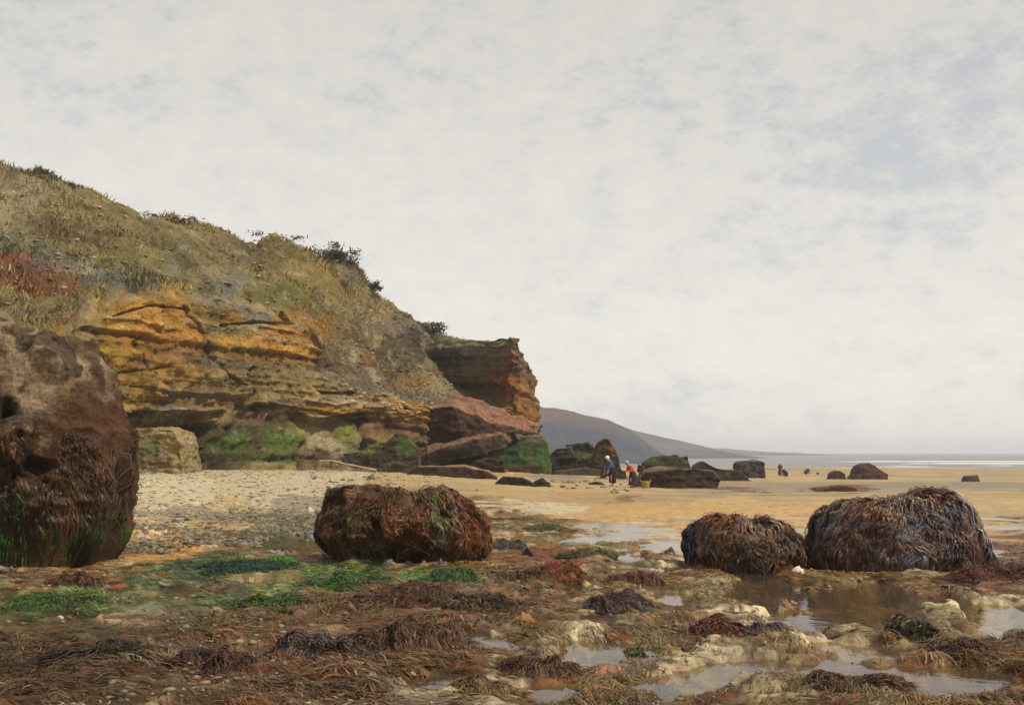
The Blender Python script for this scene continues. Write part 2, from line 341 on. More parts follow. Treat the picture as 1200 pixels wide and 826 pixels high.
def poly_dist(u, v, pts):
    d = np.full(u.shape, 1e9)
    for (a, b), (c, e) in zip(pts[:-1], pts[1:]):
        t = np.clip(((u - a) * (c - a) + (v - b) * (e - b)) / ((c - a) ** 2 + (e - b) ** 2 + 1e-9), 0, 1)
        d = np.minimum(d, np.hypot(u - a - t * (c - a), v - b - t * (e - b)))
    return d
CRACKS = [  # joints and clefts in the rock: polyline, half width, depth
 ([(215,360),(235,392),(243,408),(252,425)],3,.7),([(330,372),(360,392),(378,410),(390,432),(386,455)],3,.6),([(262,382),(300,378),(345,380)],2,.4),
 ([(250,412),(265,438),(285,452)],2,.5),([(150,485),(220,484)],4,.5),([(225,497),(226,552)],17,2.2),([(352,522),(351,552)],4,1.1),([(422,492),(424,528)],5.5,1.2),([(298,435),(297,468)],5,.7),
 ([(340,478),(400,487),(430,486)],2.5,.5),([(375,460),(418,462)],3,.6),([(130,372),(175,358),(215,362)],2,.4),([(180,285),(205,302),(250,332),(300,362)],3,.9),([(160,400),(175,430),(165,460)],1.8,.35),([(310,385),(318,430)],1.6,.3),([(120,440),(200,430)],1.6,.3)]
OCH = np.array([.42, .245, .05]); OCH2 = np.array([.47, .24, .05]); SLOPE = np.array([.32, .26, .12]); ROCKG = np.array([.22, .19, .14])
CP = [
 # grassy upper slope
 (40,230,70,26,np.array([0.290,0.241,0.138]),.8),(60,214,45,8,np.array([0.069,0.067,0.037]),.85),(20,255,50,20,np.array([0.359,0.295,0.175]),.6),(70,275,55,14,np.array([0.152,0.101,0.056]),.7),(120,262,60,18,np.array([0.235,0.188,0.075]),.6),(20,300,40,30,np.array([0.152,0.161,0.106]),.8),
 (25,335,45,20,np.array([0.290,0.114,0.062]),.85),(75,352,35,18,np.array([0.262,0.121,0.050]),.8),(100,325,60,15,np.array([0.207,0.201,0.175]),.7),(150,300,60,18,np.array([0.207,0.174,0.062]),.6),(180,325,50,20,np.array([0.207,0.181,0.075]),.6),(130,345,45,8,np.array([0.152,0.161,0.150]),.7),
 (230,290,60,16,np.array([0.200,0.154,0.069]),.6),(250,345,30,12,np.array([0.221,0.221,0.175]),.6),(285,340,26,9,np.array([0.276,0.255,0.200]),.8),(210,305,14,8,np.array([0.331,0.295,0.200]),.6),(310,300,40,14,np.array([0.179,0.127,0.062]),.8),(340,325,50,18,np.array([0.248,0.181,0.056]),.7),
 (330,352,40,12,np.array([0.179,0.181,0.050]),.8),(390,335,40,20,np.array([0.304,0.214,0.069]),.7),(400,375,50,20,np.array([0.166,0.134,0.056]),.7),(420,320,22,14,np.array([0.124,0.114,0.075]),.7),(380,380,30,14,np.array([0.235,0.188,0.062]),.6),
 (460,372,45,16,np.array([0.186,0.141,0.106]),.8),(500,395,40,14,np.array([0.166,0.127,0.094]),.8),(455,405,42,22,np.array([0.090,0.070,0.045]),.85),(420,355,30,16,np.array([0.207,0.147,0.062]),.7),  # dark brown patch paints the shadow band beside the headland
 # rubble below the gully
 (425,420,32,14,np.array([.22,.15,.05]),.7),(455,432,50,10,np.array([.28,.13,.04]),.6),(470,450,46,14,np.array([.25,.21,.15]),.8),(430,445,30,14,np.array([.17,.14,.10]),.8),(500,462,30,9,np.array([.22,.20,.16]),.7),
 # ochre face
 (130,400,45,30,OCH,.9),(120,432,40,30,OCH*.9,.9),(190,400,50,40,OCH2*.95,.85),(180,372,30,14,OCH2*1.1,.8),(140,470,60,12,OCH*.95,.8),(240,430,40,20,np.array([.24,.17,.06]),.6),(310,405,60,24,OCH*.9,.85),(290,385,35,9,np.array([.33,.26,.13]),.7),(350,400,40,25,OCH2*.9,.7),(320,392,30,8,np.array([.43,.22,.07]),.7),
 (250,375,22,14,np.array([.16,.14,.06]),.6),(300,445,90,12,np.array([.31,.23,.11]),.75),(270,462,45,8,np.array([.20,.16,.10]),.6),(330,462,50,9,np.array([.34,.24,.09]),.7),(180,445,60,14,OCH,.8),(350,440,40,16,np.array([.25,.19,.08]),.7),(395,425,16,24,np.array([.17,.14,.09]),.7),(390,470,40,8,np.array([.30,.24,.15]),.7),(240,470,60,8,np.array([.30,.20,.07]),.6),(105,380,25,14,np.array([.30,.24,.15]),.6),
 # lower wall with algae
 (300,495,50,16,np.array([0.189,0.116,0.065]),.8),(250,520,60,30,np.array([0.087,0.094,0.036]),.8),(340,520,40,30,np.array([0.131,0.123,0.043]),.7),(275,516,22,7,np.array([0.102,0.174,0.041]),.9),(335,513,26,8,np.array([0.109,0.189,0.043]),.9),(330,538,40,9,np.array([0.123,0.181,0.043]),.8),(228,525,22,32,np.array([.04,.04,.02]),.8),  # darkest patch paints shade into the cave mouth
 (300,549,60,6,np.array([0.420,0.319,0.072]),.7),(370,500,26,12,np.array([0.420,0.290,0.116]),.8),(405,505,18,18,np.array([0.203,0.217,0.043]),.8),(440,500,30,12,np.array([0.261,0.145,0.080]),.85),(440,522,30,18,np.array([0.174,0.189,0.051]),.8),(470,495,30,14,np.array([0.217,0.116,0.065]),.7),(150,520,30,30,np.array([0.174,0.145,0.072]),.6),(380,525,24,14,np.array([0.377,0.319,0.203]),.7),
]
def build_cliff():
    us = np.concatenate([np.linspace(-500, -60, 90)[:-1], np.linspace(-60, 600, 620)])
    d0 = interp(us, D0) + 1.0 * fbm(us * .02, 0, 0, 3, 1)
    vs = interp(us, SKY); vo = interp(us, VO) + 4 * fbm(us * .06, 2, 0, 3, 2); vm = interp(us, VM) + 3 * fbm(us * .05, 3, 0, 3, 3); vb = interp(us, VB)
    z = lambda v, d: HC - (v - V0) / F * d
    ov = 1.0 + 1.0 * np.clip(fbm(us * .03, 5, 0, 3, 4), -1, 1)          # overhang of the ochre beds
    ov = (ov * sstep(440, 380, us) + .4) * .55
    rows = [(z(vb, d0) - 2.5, d0 - .3), (z(vb, d0), d0), (z(vb * .35 + vm * .65, d0 + .7), d0 + .7), (z(vm + 4, d0 + 1), d0 + 1.2), (z(vm, d0), d0 + .9 - ov),
            (z(vm * .7 + vo * .3, d0 + .2), d0 + .2 - ov * .4), (z(vm * .35 + vo * .65, d0 + .8), d0 + .8), (z(vo, d0 + 2), d0 + 2), (z(vo - 4, d0 + 4.5), d0 + 4.5),
            (z(vo * .55 + vs * .45, d0 + 10), d0 + 10), (z(vo * .2 + vs * .8, d0 + 16), d0 + 16), (z(vs, d0 + 21), d0 + 21), (z(vs, d0 + 21) + .5, d0 + 27), (z(vs, d0 + 21) - 1, d0 + 45), (np.full_like(us, -3), d0 + 80)]
    cnt = [6, 26, 20, 6, 10, 34, 30, 40, 16, 60, 50, 40, 10, 10, 8]
    Z = []; D = []; RW = []
    for i in range(len(rows) - 1):
        t = np.linspace(0, 1, cnt[i + 1], endpoint=(i == len(rows) - 2))[:, None]
        Z.append(rows[i][0] * (1 - t) + rows[i + 1][0] * t); D.append(rows[i][1] * (1 - t) + rows[i + 1][1] * t); RW.append(i + t + 0 * us)
    Z = np.vstack(Z); D = np.vstack(D); RW = np.vstack(RW)
    # soften the long slope profile
    U = us[None, :] + 0 * D
    X = (U - U0) / F * D; Y = D.copy()
    face = sstep(8.3, 7.0, RW); slope = 1 - face
    V = V0 - (Z - HC) / D * F
    # rock: beds, joints and lumps;  slope: gullies and hummocks
    bed = vnoise(0 * Z + .3, X * .05, Z * 1.5 + .4 * fbm(X * .1, Y * .1, 0, 3, 6), 7) + .5 * vnoise(0 * Z, X * .1, Z * 3.4, 8)
    bz = Z * 1.15 + .55 * fbm(X * .12, Y * .12, 0, 3, 6) + .12 * fbm(X * .7, Y * .7, Z * .7, 3, 5); bi = np.floor(bz); bf = bz - bi
    bst = _hash(bi.astype(np.int64), np.floor(X * .16 + 3 * _hash(bi.astype(np.int64), 0 * bi.astype(np.int64), 0 * bi.astype(np.int64), 5)).astype(np.int64), 0 * bi.astype(np.int64), 9)      # each bed, block by block
    bz2 = bz * 3.3; bi2 = np.floor(bz2).astype(np.int64); bst2 = _hash(bi2, np.floor(X * .4).astype(np.int64), 0 * bi2, 19)
    jt = cells(X * .5 + Y * .8, Z * 1.5, 1.3, 23, .25)
    dr = .38 * fbm(X * .28, Y * .28, Z * .4, 5, 11) + .55 * (bst - .5) * sstep(0, .12, bf) * sstep(1, .85, bf) + .22 * (bst2 - .5) + .3 * (ridged(X * .5, Y * .5, Z * .5, 4, 13) - .5) + .30 * (jt[2] - .5) * sstep(0, .12, jt[1]) + .15 * ridged(X * 1.7, Y * 1.7, Z * 2.4, 4, 14)
    rub = sstep(400, 440, U) * sstep(5.0, 5.6, RW)
    dr = dr + rub * .35 * ridged(X * .9, Y * .9, Z * .9, 3, 17)
    dsl = 1.5 * fbm(X * .07 + .3, Y * .07, Z * .02, 3, 19) + .65 * fbm(X * .3, Y * .3, Z * .3, 5, 23) + .5 * (ridged(X * .22, Y * .22, Z * .5, 5, 24) - .4)
    disp = face * dr * sstep(0.2, 1.0, RW)
    for pts, hw, dp in CRACKS:
        nn = fbm(U * .08, V * .08, 0, 3, 29)
        disp = disp - dp * sstep(1.0, .35, poly_dist(U, V, pts) / hw + .5 * nn) * (RW < 11)
    lift = slope * dsl * sstep(11.4, 10.2, RW) + slope * (.35 * fbm(X * .5, Y * .5, 1, 4, 27) + .28 * (ridged(X * .9, Y * .9, Z * .9, 4, 28) - .4)) * (RW < 12.6)
    X = X + LN[0] * disp; Y = Y + LN[1] * disp
    Z = Z + lift
    # colour
    wu = 10 * fbm(X * .25, Y * .25, Z * .3, 4, 33); wv = 7 * fbm(X * .25, Y * .25, Z * .3 + 9, 4, 35)
    n = fbm(X * .5, Y * .5, Z * .7, 5, 37); n2 = fbm(X * .12, Y * .12, Z * .8, 4, 39)
    base = SLOPE * slope[..., None] + (OCH * .75 + (ROCKG - OCH * .75) * sstep(-.2, .5, n2)[..., None]) * face[..., None]
    low = sstep(4.2, 3.4, RW)[..., None]
    base = base * (1 - low) + np.array([.21, .155, .08]) * low
    col = patches(U + wu, V + wv, base, CP, 1, 1, 43, .45)
    spk = sstep(.35, .75, fbm(X * 1.6, Y * 1.6, Z * 1.9, 4, 45))[..., None]
    col = col + (np.array([.36, .31, .22]) - col) * spk * .45
    dk = sstep(.3, .75, fbm(X * 1.1, Y * 1.1, Z * 2.2, 4, 47))[..., None]
    col = col * (1 - .5 * dk)
    col = col * (1 + .3 * n)[..., None]
    tone = 1.22 * (.75 + .5 * bst) * (.8 + .4 * bst2) * (.85 + .3 * jt[2])
    col = col * (1 + face * (tone - 1))[..., None]
    crm = (sstep(.86, .93, bst2) * face * sstep(.0, .4, fbm(X * .3, Y * .3, Z, 3, 49)))[..., None]; col = col + (np.array([.44, .36, .22]) - col) * crm * .7
    bare = (slope * sstep(.12, .38, ridged(X * .16, Y * .16, Z * .5, 5, 57) - .35) * sstep(0, .3, fbm(X * .6, Y * .6, Z * .9, 4, 58)))[..., None]; col = col + (np.array([.40, .33, .21]) * (1 + .4 * n)[..., None] - col) * bare * .75
    co = np.stack([X, Y, Z], -1)
    tag(mesh_np('cliff', co.reshape(-1, 3), grid_faces(*U.shape), M_CLIFF, col.reshape(-1, 3)), kind='structure')
    return co, col, RW, U, V
CL = build_cliff()

def build_headland():
    # plan path of the block, at each station: u, d, v of the brow
    st = [(452,100,402),(470,95,404),(490,92.5,402),(520,90.5,400),(560,88.5,399),(590,87,397.5),(606,86.5,396),(611,88,400),(616,91,410),(622,95,419),(628,98.5,428),(632,102,437),(634,107,443),(632,120,446),(612,132,440),(560,140,430)]
    s = np.arange(len(st)); q = np.concatenate([np.linspace(0, 6, 210), np.linspace(6, 12, 150)[1:], np.linspace(12, 15, 24)[1:]])
    u = np.interp(q, s, [a[0] for a in st]); d = np.interp(q, s, [a[1] for a in st]); vt = np.interp(q, s, [a[2] for a in st])
    bx = (u - U0) / F * d; by = d; zt = HC - (vt - V0) / F * d
    tx = np.gradient(bx); ty = np.gradient(by); l = np.hypot(tx, ty); nx = ty / l; ny = -tx / l     # outward to the right of travel
    H = 150
    t = np.linspace(0, 1, H)[:, None]
    zb = -1.5
    Z = zb + (zt - zb) * t
    rec = sstep(.40, .50, t) * sstep(.74, .68, t) * (1.5 * sstep(5.2, 4.6, q) + .2)             # weathered-back soft bed under the brow
    out = -.6 * t - rec + .5 * sstep(.5, .2, t)
    X = bx + nx * out; Y = by + ny * out
    bed = vnoise(0 * Z, 0 * X + .2, Z * 1.3, 3) + .6 * vnoise(0 * Z, X * .2, Z * 3.0, 4)
    hb_ = np.floor(Z * 1.2 + .3 * fbm(X * .2, Y * .2, 0, 3, 6)).astype(np.int64); hs = _hash(hb_, np.floor(U * 0 + q * 3).astype(np.int64), 0 * hb_, 3) if False else _hash(hb_, np.floor(X * .35 + Y * .2).astype(np.int64), 0 * hb_, 3)
    dr = .35 * fbm(X * .4, Y * .4, Z * .4, 5, 5) + .4 * (hs - .5) + .2 * ridged(X * 1.5, Y * 1.5, Z * 1.5, 4, 8) + .25 * bed + .3 * (ridged(X * .45, Y * .45, Z * .16, 4, 9) - .5)
    dr = dr * sstep(1.0, .97, t) * .9 + .12 * fbm(X, Y, 0, 3, 3)
    X = X + nx * dr; Y = Y + ny * dr; Z = Z + .18 * fbm(X * .7, Y * .7, 0, 4, 15) * sstep(.9, 1, t)
    U = U0 + F * bx / by + 0 * t; V = V0 - (Z - HC) / by * F
    # top: run inwards
    cx, cy = (W(545, 400, 112))[:2]
    top = []
    for k, f in enumerate(np.linspace(0, 1, 14)[1:]):
        f2 = f ** 1.3
        xx = X[-1] * (1 - f2) + cx * f2; yy = Y[-1] * (1 - f2) + cy * f2
        zz = Z[-1] * (1 - f2) + (zt.max() - .3) * f2 + .2 * fbm(xx * .5, yy * .5, 0, 3, 5) - .15 * f
        top.append((xx, yy, zz))
    X = np.vstack([X] + [a[0][None] for a in top]); Y = np.vstack([Y] + [a[1][None] for a in top]); Z = np.vstack([Z] + [a[2][None] for a in top])
    V = np.vstack([V] + [V[-1:]] * len(top)); U = np.vstack([U] + [U[-1:]] * len(top))
    n = fbm(X * .5, Y * .5, Z * .7, 5, 37)
    base = np.zeros(U.shape + (3,)) + np.array([.21, .17, .11])
    wu = 8 * fbm(X * .25, Y * .25, Z * .3, 4, 33); wv = 5 * fbm(X * .25, Y * .25, Z * .3 + 9, 4, 35)
    HP = [(555,410,70,12,np.array([.27,.23,.16]),.8),(500,420,40,14,np.array([.13,.10,.07]),.8),(530,445,60,20,np.array([.14,.115,.06]),.85),(500,460,40,22,np.array([.12,.10,.055]),.8),(590,402,14,9,np.array([.30,.20,.08]),.8),(590,425,40,12,np.array([.21,.16,.10]),.7),  # dark olive patches paint shade into the recess below the brow
          (590,465,30,30,np.array([.42,.165,.04]),.9),(560,460,26,14,np.array([.36,.165,.04]),.8),(545,447,22,8,np.array([.16,.12,.05]),.7),(622,460,14,50,np.array([.30,.18,.07]),.85),(632,500,16,16,np.array([.40,.17,.05]),.9),(606,440,14,26,np.array([.36,.15,.045]),.8),(618,425,10,14,np.array([.24,.19,.12]),.8),(575,478,30,8,np.array([.38,.17,.04]),.7)]
    col = patches(U + wu, V + wv, base, HP, 1, 1, 53, .45)
    col = col * (1 + .35 * n)[..., None]
    dk = sstep(.3, .75, fbm(X * 1.1, Y * 1.1, Z * 2.2, 4, 47))[..., None]; col = col * (1 - .45 * dk)
    co = np.stack([X, Y, Z], -1)
    tag(mesh_np('headland', co.reshape(-1, 3), grid_faces(*U.shape), M_CLIFF, col.reshape(-1, 3)), kind='structure')
build_headland()

def build_hills():
    def hill(name, ridge, d, back, col1, col2, sd):
        us = np.linspace(ridge[0][0], ridge[-1][0], 260); vr = interp(us, ridge) + .8 * fbm(us * .1, 0, sd, 4, 3)
        R = 46; t = np.linspace(0, 1, R)[:, None]
        zr = HC - (vr - V0) / F * (d + back)
        D = d + back * t ** 1.2; Z = -4 + (zr + 4) * t ** .85
        X = (us - U0) / F * (d + back) + 0 * t; Y = D + 0 * us
        Z = Z + (.10 * (zr + 4)) * fbm(X / back * 1.3, Y / back * 1.3, sd, 5, 7) * np.sin(np.pi * t) 
        X = X + back * .25 * (1 - t) * ridged(X / back * .8, 0 * X, sd, 3, 9)
        bk = [(X[-1], Y[-1] + back * .5, Z[-1] - .2), (X[-1], Y[-1] + back * 1.6, np.full_like(us, -6))]
        X = np.vstack([X] + [b[0][None] for b in bk]); Y = np.vstack([Y] + [b[1][None] for b in bk]); Z = np.vstack([Z] + [b[2][None] for b in bk])
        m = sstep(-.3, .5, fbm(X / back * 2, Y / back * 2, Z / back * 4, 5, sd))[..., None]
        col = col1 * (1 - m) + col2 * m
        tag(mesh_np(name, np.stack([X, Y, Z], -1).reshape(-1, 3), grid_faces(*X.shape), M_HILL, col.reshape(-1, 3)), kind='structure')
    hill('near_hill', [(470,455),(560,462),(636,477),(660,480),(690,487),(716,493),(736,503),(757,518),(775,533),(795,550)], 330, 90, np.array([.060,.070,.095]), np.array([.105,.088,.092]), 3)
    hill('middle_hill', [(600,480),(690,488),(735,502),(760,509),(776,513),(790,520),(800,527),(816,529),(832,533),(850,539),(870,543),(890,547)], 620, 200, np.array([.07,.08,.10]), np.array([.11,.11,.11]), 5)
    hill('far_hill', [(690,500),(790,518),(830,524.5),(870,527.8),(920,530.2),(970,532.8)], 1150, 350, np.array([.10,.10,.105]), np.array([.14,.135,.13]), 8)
build_hills()

# ------------------------------------------------------------------ grass on the slope
def build_grass():
    co, col, RW, U, V = CL
    r, c = co.shape[:2]
    ok = np.argwhere((RW > 7.6) & (RW < 12.4) & (U > -140) & (U < 560)); 
    pick = ok[RNG.integers(0, len(ok), 34000)]
    edge = np.argwhere((RW > 10.9) & (RW < 11.6) & (U > -100) & (U < 530)); pick = np.vstack([pick, edge[RNG.integers(0, len(edge), 9000)]])
    p = co[pick[:, 0], pick[:, 1]]; cc = col[pick[:, 0], pick[:, 1]]
    keep = fbm(p[:, 0] * .35, p[:, 1] * .35, p[:, 2] * .3, 4, 77) + RNG.normal(0, .2, len(p)) > -.12
    p = p[keep]; cc = cc[keep]; N = len(p)
    p = p + RNG.normal(0, .12, (N, 3)) * [1, 1, 0]
    h = RNG.uniform(.10, .42, N) * (1 + 1.1 * fbm(p[:, 0] * .2, p[:, 1] * .2, 0, 3, 79)); a = RNG.uniform(0, 6.28, N)
    lean = np.stack([np.cos(a) * .5 + .2, np.sin(a) * .5 - .2, np.ones(N)], -1)
    t = np.linspace(0, 1, 3)[None, :, None]
    P = p[:, None] + lean[:, None] * h[:, None, None] * t - np.array([0, 0, .05]) + np.array([0, 0, -1]) * (h[:, None, None] * .35 * t ** 2)
    side = np.stack([np.sin(a), -np.cos(a), 0 * a], -1)[:, None] * np.ones((1, 3, 1)) * 0 + norm(np.stack([np.ones(N), RNG.normal(0, .6, N), RNG.normal(0, .2, N)], -1))[:, None]
    cols = cc * RNG.uniform(.6, 1.4, (N, 1)) * np.array([1, 1.02, .85])
    o = ribbons('cliff_grass', P, side, RNG.uniform(.03, .12, N), cols, M_GRASS); tag(o, 'dry olive and tan grass growing on the upper cliff slope', 'grass', kind='stuff')
build_grass()

def shrub(name, label, u, v, d, w, h, n, c, group=None):
    """leafy bush: twigs from a stem and many small leaf faces in uneven clumps"""
    base = W(u, v, d)
    N = n; cl = RNG.normal(0, 1, (14, 3)) * [w * .28, w * .25, h * .2] + [0, 0, h * .55]
    cl[:, 2] = np.clip(cl[:, 2], h * .15, h)
    k = RNG.integers(0, 14, N); p = cl[k] + RNG.normal(0, 1, (N, 3)) * [w * .12, w * .12, h * .11]
    p[:, 2] = np.maximum(p[:, 2], 0)
    dirn = norm(RNG.normal(0, 1, (N, 3))); L = RNG.uniform(.12, .28, N)
    P = base + p[:, None] + dirn[:, None] * L[:, None, None] * np.linspace(-.5, .5, 3)[None, :, None]
    side = norm(np.cross(dirn, RNG.normal(0, 1, (N, 3))))[:, None]
    cols = np.array(c) * RNG.uniform(.6, 1.5, (N, 1))
    root = bpy.data.objects.new(name, None); COL.objects.link(root); root.location = base; tag(root, label, 'shrub', group)
    o = ribbons('leaves', P - base, side, L * .55, cols, M_GRASS, root)
    S = cl[:, None] * np.linspace(0, 1, 4)[None, :, None] ** np.array([1.3, 1.3, 1])[None, None]
    ribbons('stems', S, np.array([[[1., 0, 0]]]), np.full(14, .07), np.tile([.05, .04, .025], (14, 1)), M_GRASS, root, False)
    return root
shrub('shrub', 'large dark rounded bush standing on the cliff skyline', 399, 311, 89.5, 2.7, 1.6, 1500, (.05, .052, .03), 'bushes along the cliff skyline')
shrub('shrub', 'wide low bush on the skyline hump left of the large bush', 320, 289, 85.5, 2.6, .9, 700, (.085, .062, .035), 'bushes along the cliff skyline')
shrub('shrub', 'small dark bush low on the skyline beside the headland top', 508, 391, 98, 2.2, .9, 600, (.055, .048, .035), 'bushes along the cliff skyline')
shrub('shrub', 'tiny bush on the steep skyline below the large bush', 436, 343, 92, 1.4, .8, 400, (.07, .055, .035), 'bushes along the cliff skyline')
shrub('shrub', 'long low dry bush on the skyline dip at the left slope', 200, 265, 77, 3.0, .7, 700, (.11, .085, .05), 'bushes along the cliff skyline')

# ------------------------------------------------------------------ boulders
class Boulder:
    def __init__(s, cx, cy, cz, a, b, top, n=2.6, amp=.06, freq=1.6, seed=1, under=0.0, zeq=0.5, pits=()):
        s.c = np.array([cx, cy, cz]); s.a = a; s.b = b; s.top = top; s.n = n; s.amp = amp; s.freq = freq; s.seed = seed; s.under = under; s.zeq = zeq; s.pits = pits
    def P(s, th, ph, noise=True):
        e = 2 / s.n
        sp = lambda v: np.sign(v) * np.abs(v) ** e
        X = sp(np.cos(th)) * np.abs(np.cos(ph)) ** e; Yv = sp(np.sin(th)) * np.abs(np.cos(ph)) ** e; Z = sp(np.sin(ph))
        T = interp(X, s.top)
        zm = np.maximum((1 - np.minimum(np.abs(X), 1) ** s.n) ** (1 / s.n), .35)
        z = np.where(Z > 0, Z / zm * T, Z * .6)
        z = np.minimum(z, T + 0 * z)
        k = np.where(z < s.zeq, 1 - s.under * (np.clip(1 - z / s.zeq, 0, 1.5)) ** 1.5, 1)
        p = np.stack([X * s.a * k, Yv * s.b * k, z], -1)
        if noise:
            r = norm(p / np.array([s.a, s.b, max(t for _, t in s.top)]) + 1e-6)
            q = (p + s.c) * s.freq
            dsp = s.amp * (fbm(q[..., 0], q[..., 1], q[..., 2], 5, s.seed) + .5 * (ridged(q[..., 0] * .7, q[..., 1] * .7, q[..., 2] * .7, 3, s.seed + 5) - .5))
            dsp = dsp + s.amp * .38 * (ridged(q[..., 0] * 3.1, q[..., 1] * 3.1, q[..., 2] * 3.1, 4, s.seed + 11) - .45)
            for (px, pz, rr, dp) in s.pits:
                dd = np.hypot((p[..., 0] - px), (p[..., 2] - pz)) / rr + .7 * fbm(q[..., 0] * 2.2, q[..., 1] * 1.5, q[..., 2] * 2.2, 4, 3)
                dsp = dsp - dp * sstep(1, .45, dd) * (p[..., 1] < 0)
            p = p + r * dsp[..., None]
        return p
    def mesh(s, name, mat, colf, nt=160, nph=90, parent=None, phmin=-.35):
        th = np.linspace(0, 2 * np.pi, nt, endpoint=False); ph = np.linspace(phmin, np.pi / 2, nph)
        T, Ph = np.meshgrid(th, ph); p = s.P(T, Ph)
        p[-1] = p[-1].mean(0)
        col = colf(p)
        o = mesh_np(name, p.reshape(-1, 3), grid_faces(nph, nt, True), mat, col.reshape(-1, 3), True, parent)
        if not parent: o.location = s.c
        return o
    def strands(s, name, n, length, width, palette, parent, K=7, seed=0, phr=(0.05, 1.5), lift=.03, spread=.9, thr=(0, 2 * np.pi), stop=.0):
        rg = np.random.default_rng(seed)
        th = rg.uniform(*thr, n * 2); u = rg.uniform(math.sin(phr[0]), math.sin(phr[1]), n * 2); ph = np.arcsin(u)
        msk = fbm(np.cos(th) * 2.2 * s.a, np.sin(th) * 2.2 * s.a, ph * 2.4, 4, seed + 21) + rg.normal(0, .18, n * 2)
        k0 = np.argsort(-msk)[:int(n * 1.25)]; rg.shuffle(k0); k0 = k0[:n]; th, ph = th[k0], ph[k0]
        L = rg.uniform(.5, 1.3, n) * length
        hz = max(t for _, t in s.top)
        pts = []; dth = rg.normal(0, spread, n)
        wob = fbm(np.cos(th) * 3, np.sin(th) * 3, ph * 3, 3, seed + 3)
        for k in range(K):
            t = k / (K - 1)
            p = s.P(th + (dth * .5 + wob * .35) * t * L / s.a * np.clip(1.4 - ph, .3, 1.4), np.maximum(ph - t * L / (hz * .8), -.25 + stop))
            r = norm(p / np.array([s.a, s.b, hz]))
            lf = lift * (.35 + math.sin(math.pi * min(t + .15, 1)) ) * (.4 + rg.uniform(0, 1.0, n) if k == 0 else 1)
            p = p + r * (np.asarray(lf) * (.5 + .9 * (fbm(th * 6, ph * 6, 0, 2, 9) + .5)) )[..., None] if np.ndim(lf) else p + r * (lf * (.5 + .9 * (fbm(th * 6, ph * 6, 0, 2, 9) + .5)))[..., None]
            pts.append(p)
        P = np.stack(pts, 1); P[..., 2] = np.maximum(P[..., 2], -.06)
        tan = norm(np.gradient(P, axis=1)); r = norm(P / np.array([s.a, s.b, hz]))
        side = norm(np.cross(tan, r) + r * rg.normal(0, .22, (n, 1, 1)))
        pal = np.array([c for c, w in palette]); wt = np.array([w for c, w in palette], float)
        q = fbm(th * 1.3 * s.a + 10, np.sin(ph) * 3, seed, 4, seed + 1) * .9 + rg.normal(0, .25, n)
        cum = np.cumsum(wt / wt.sum()); x = np.clip(.5 + .5 * q, 0, .9999); idx = np.searchsorted(cum, x)
        cols = pal[np.minimum(idx, len(pal) - 1)] * rg.uniform(.55, 1.5, (n, 1))
        return ribbons(name, P, side, width * rg.uniform(.5, 1.4, n), cols, M_WEED, parent)
def dome_fronds(B, name, n, L, width, palette, parent, seed, lift=.02, flow=None, K=5):
    rg = np.random.default_rng(seed); hz = max(t for _, t in B.top)
    r = np.sqrt(rg.uniform(0, 1.25, n)); a = rg.uniform(0, 6.283, n); x = r * np.cos(a) * B.a; y = r * np.sin(a) * B.b
    wx, wy = x + B.c[0], y + B.c[1]
    fl = (flow if flow is not None else rg.uniform(0, 6.28)) + 2.2 * fbm(wx * 2.2, wy * 2.2, seed, 3, 5)
    dx = .75 * np.cos(a) * r + .8 * np.cos(fl) + rg.normal(0, .35, n); dy = .75 * np.sin(a) * r + .8 * np.sin(fl) - .35 + rg.normal(0, .35, n); q = np.hypot(dx, dy); dx /= q; dy /= q
    LL = L * rg.uniform(.4, 1.3, n); bend = rg.normal(0, .9, n); pts = []; hgt = rg.uniform(.2, 1.2, n) * lift
    for k in range(K):
        t = k / (K - 1); X = np.clip(x / B.a, -1.6, 1.6); Y = np.clip(y / B.b, -1.6, 1.6)
        rho = np.sqrt(np.abs(X) ** B.n + np.abs(Y) ** B.n); th = np.arctan2(np.sign(Y) * np.abs(Y) ** (B.n / 2), np.sign(X) * np.abs(X) ** (B.n / 2)); ph = np.arccos(np.minimum(rho, 1))
        p = B.P(th, ph); out = rho > 1
        p[out, 0] = x[out]; p[out, 1] = y[out]; p[out, 2] = np.minimum(p[out, 2], .035)
        p[:, 2] += hgt * [.3, 1., 1.1, .8, .3][k] + .006
        pts.append(p); c, s_ = np.cos(bend / K), np.sin(bend / K); dx, dy = dx * c - dy * s_, dx * s_ + dy * c
        x = x + dx * LL / (K - 1); y = y + dy * LL / (K - 1)
    P = np.stack(pts, 1); tan = norm(np.gradient(P, axis=1)); side = norm(np.cross(tan, np.array([0, 0, 1.])) + np.array([0, 0, 1.]) * rg.normal(0, .4, (n, 1, 1)))
    pal = np.array([c for c, w in palette]); wt = np.array([w for c, w in palette], float); cum = np.cumsum(wt / wt.sum())
    v = np.clip(.5 + .55 * fbm(wx * 4, wy * 4, seed, 3, 9) + rg.normal(0, .2, n), 0, .9999); cols = pal[np.minimum(np.searchsorted(cum, v), len(pal) - 1)] * rg.uniform(.5, 1.6, (n, 1))
    return ribbons(name, P, side, width * rg.uniform(.4, 1.4, n), cols, M_WEED, parent)
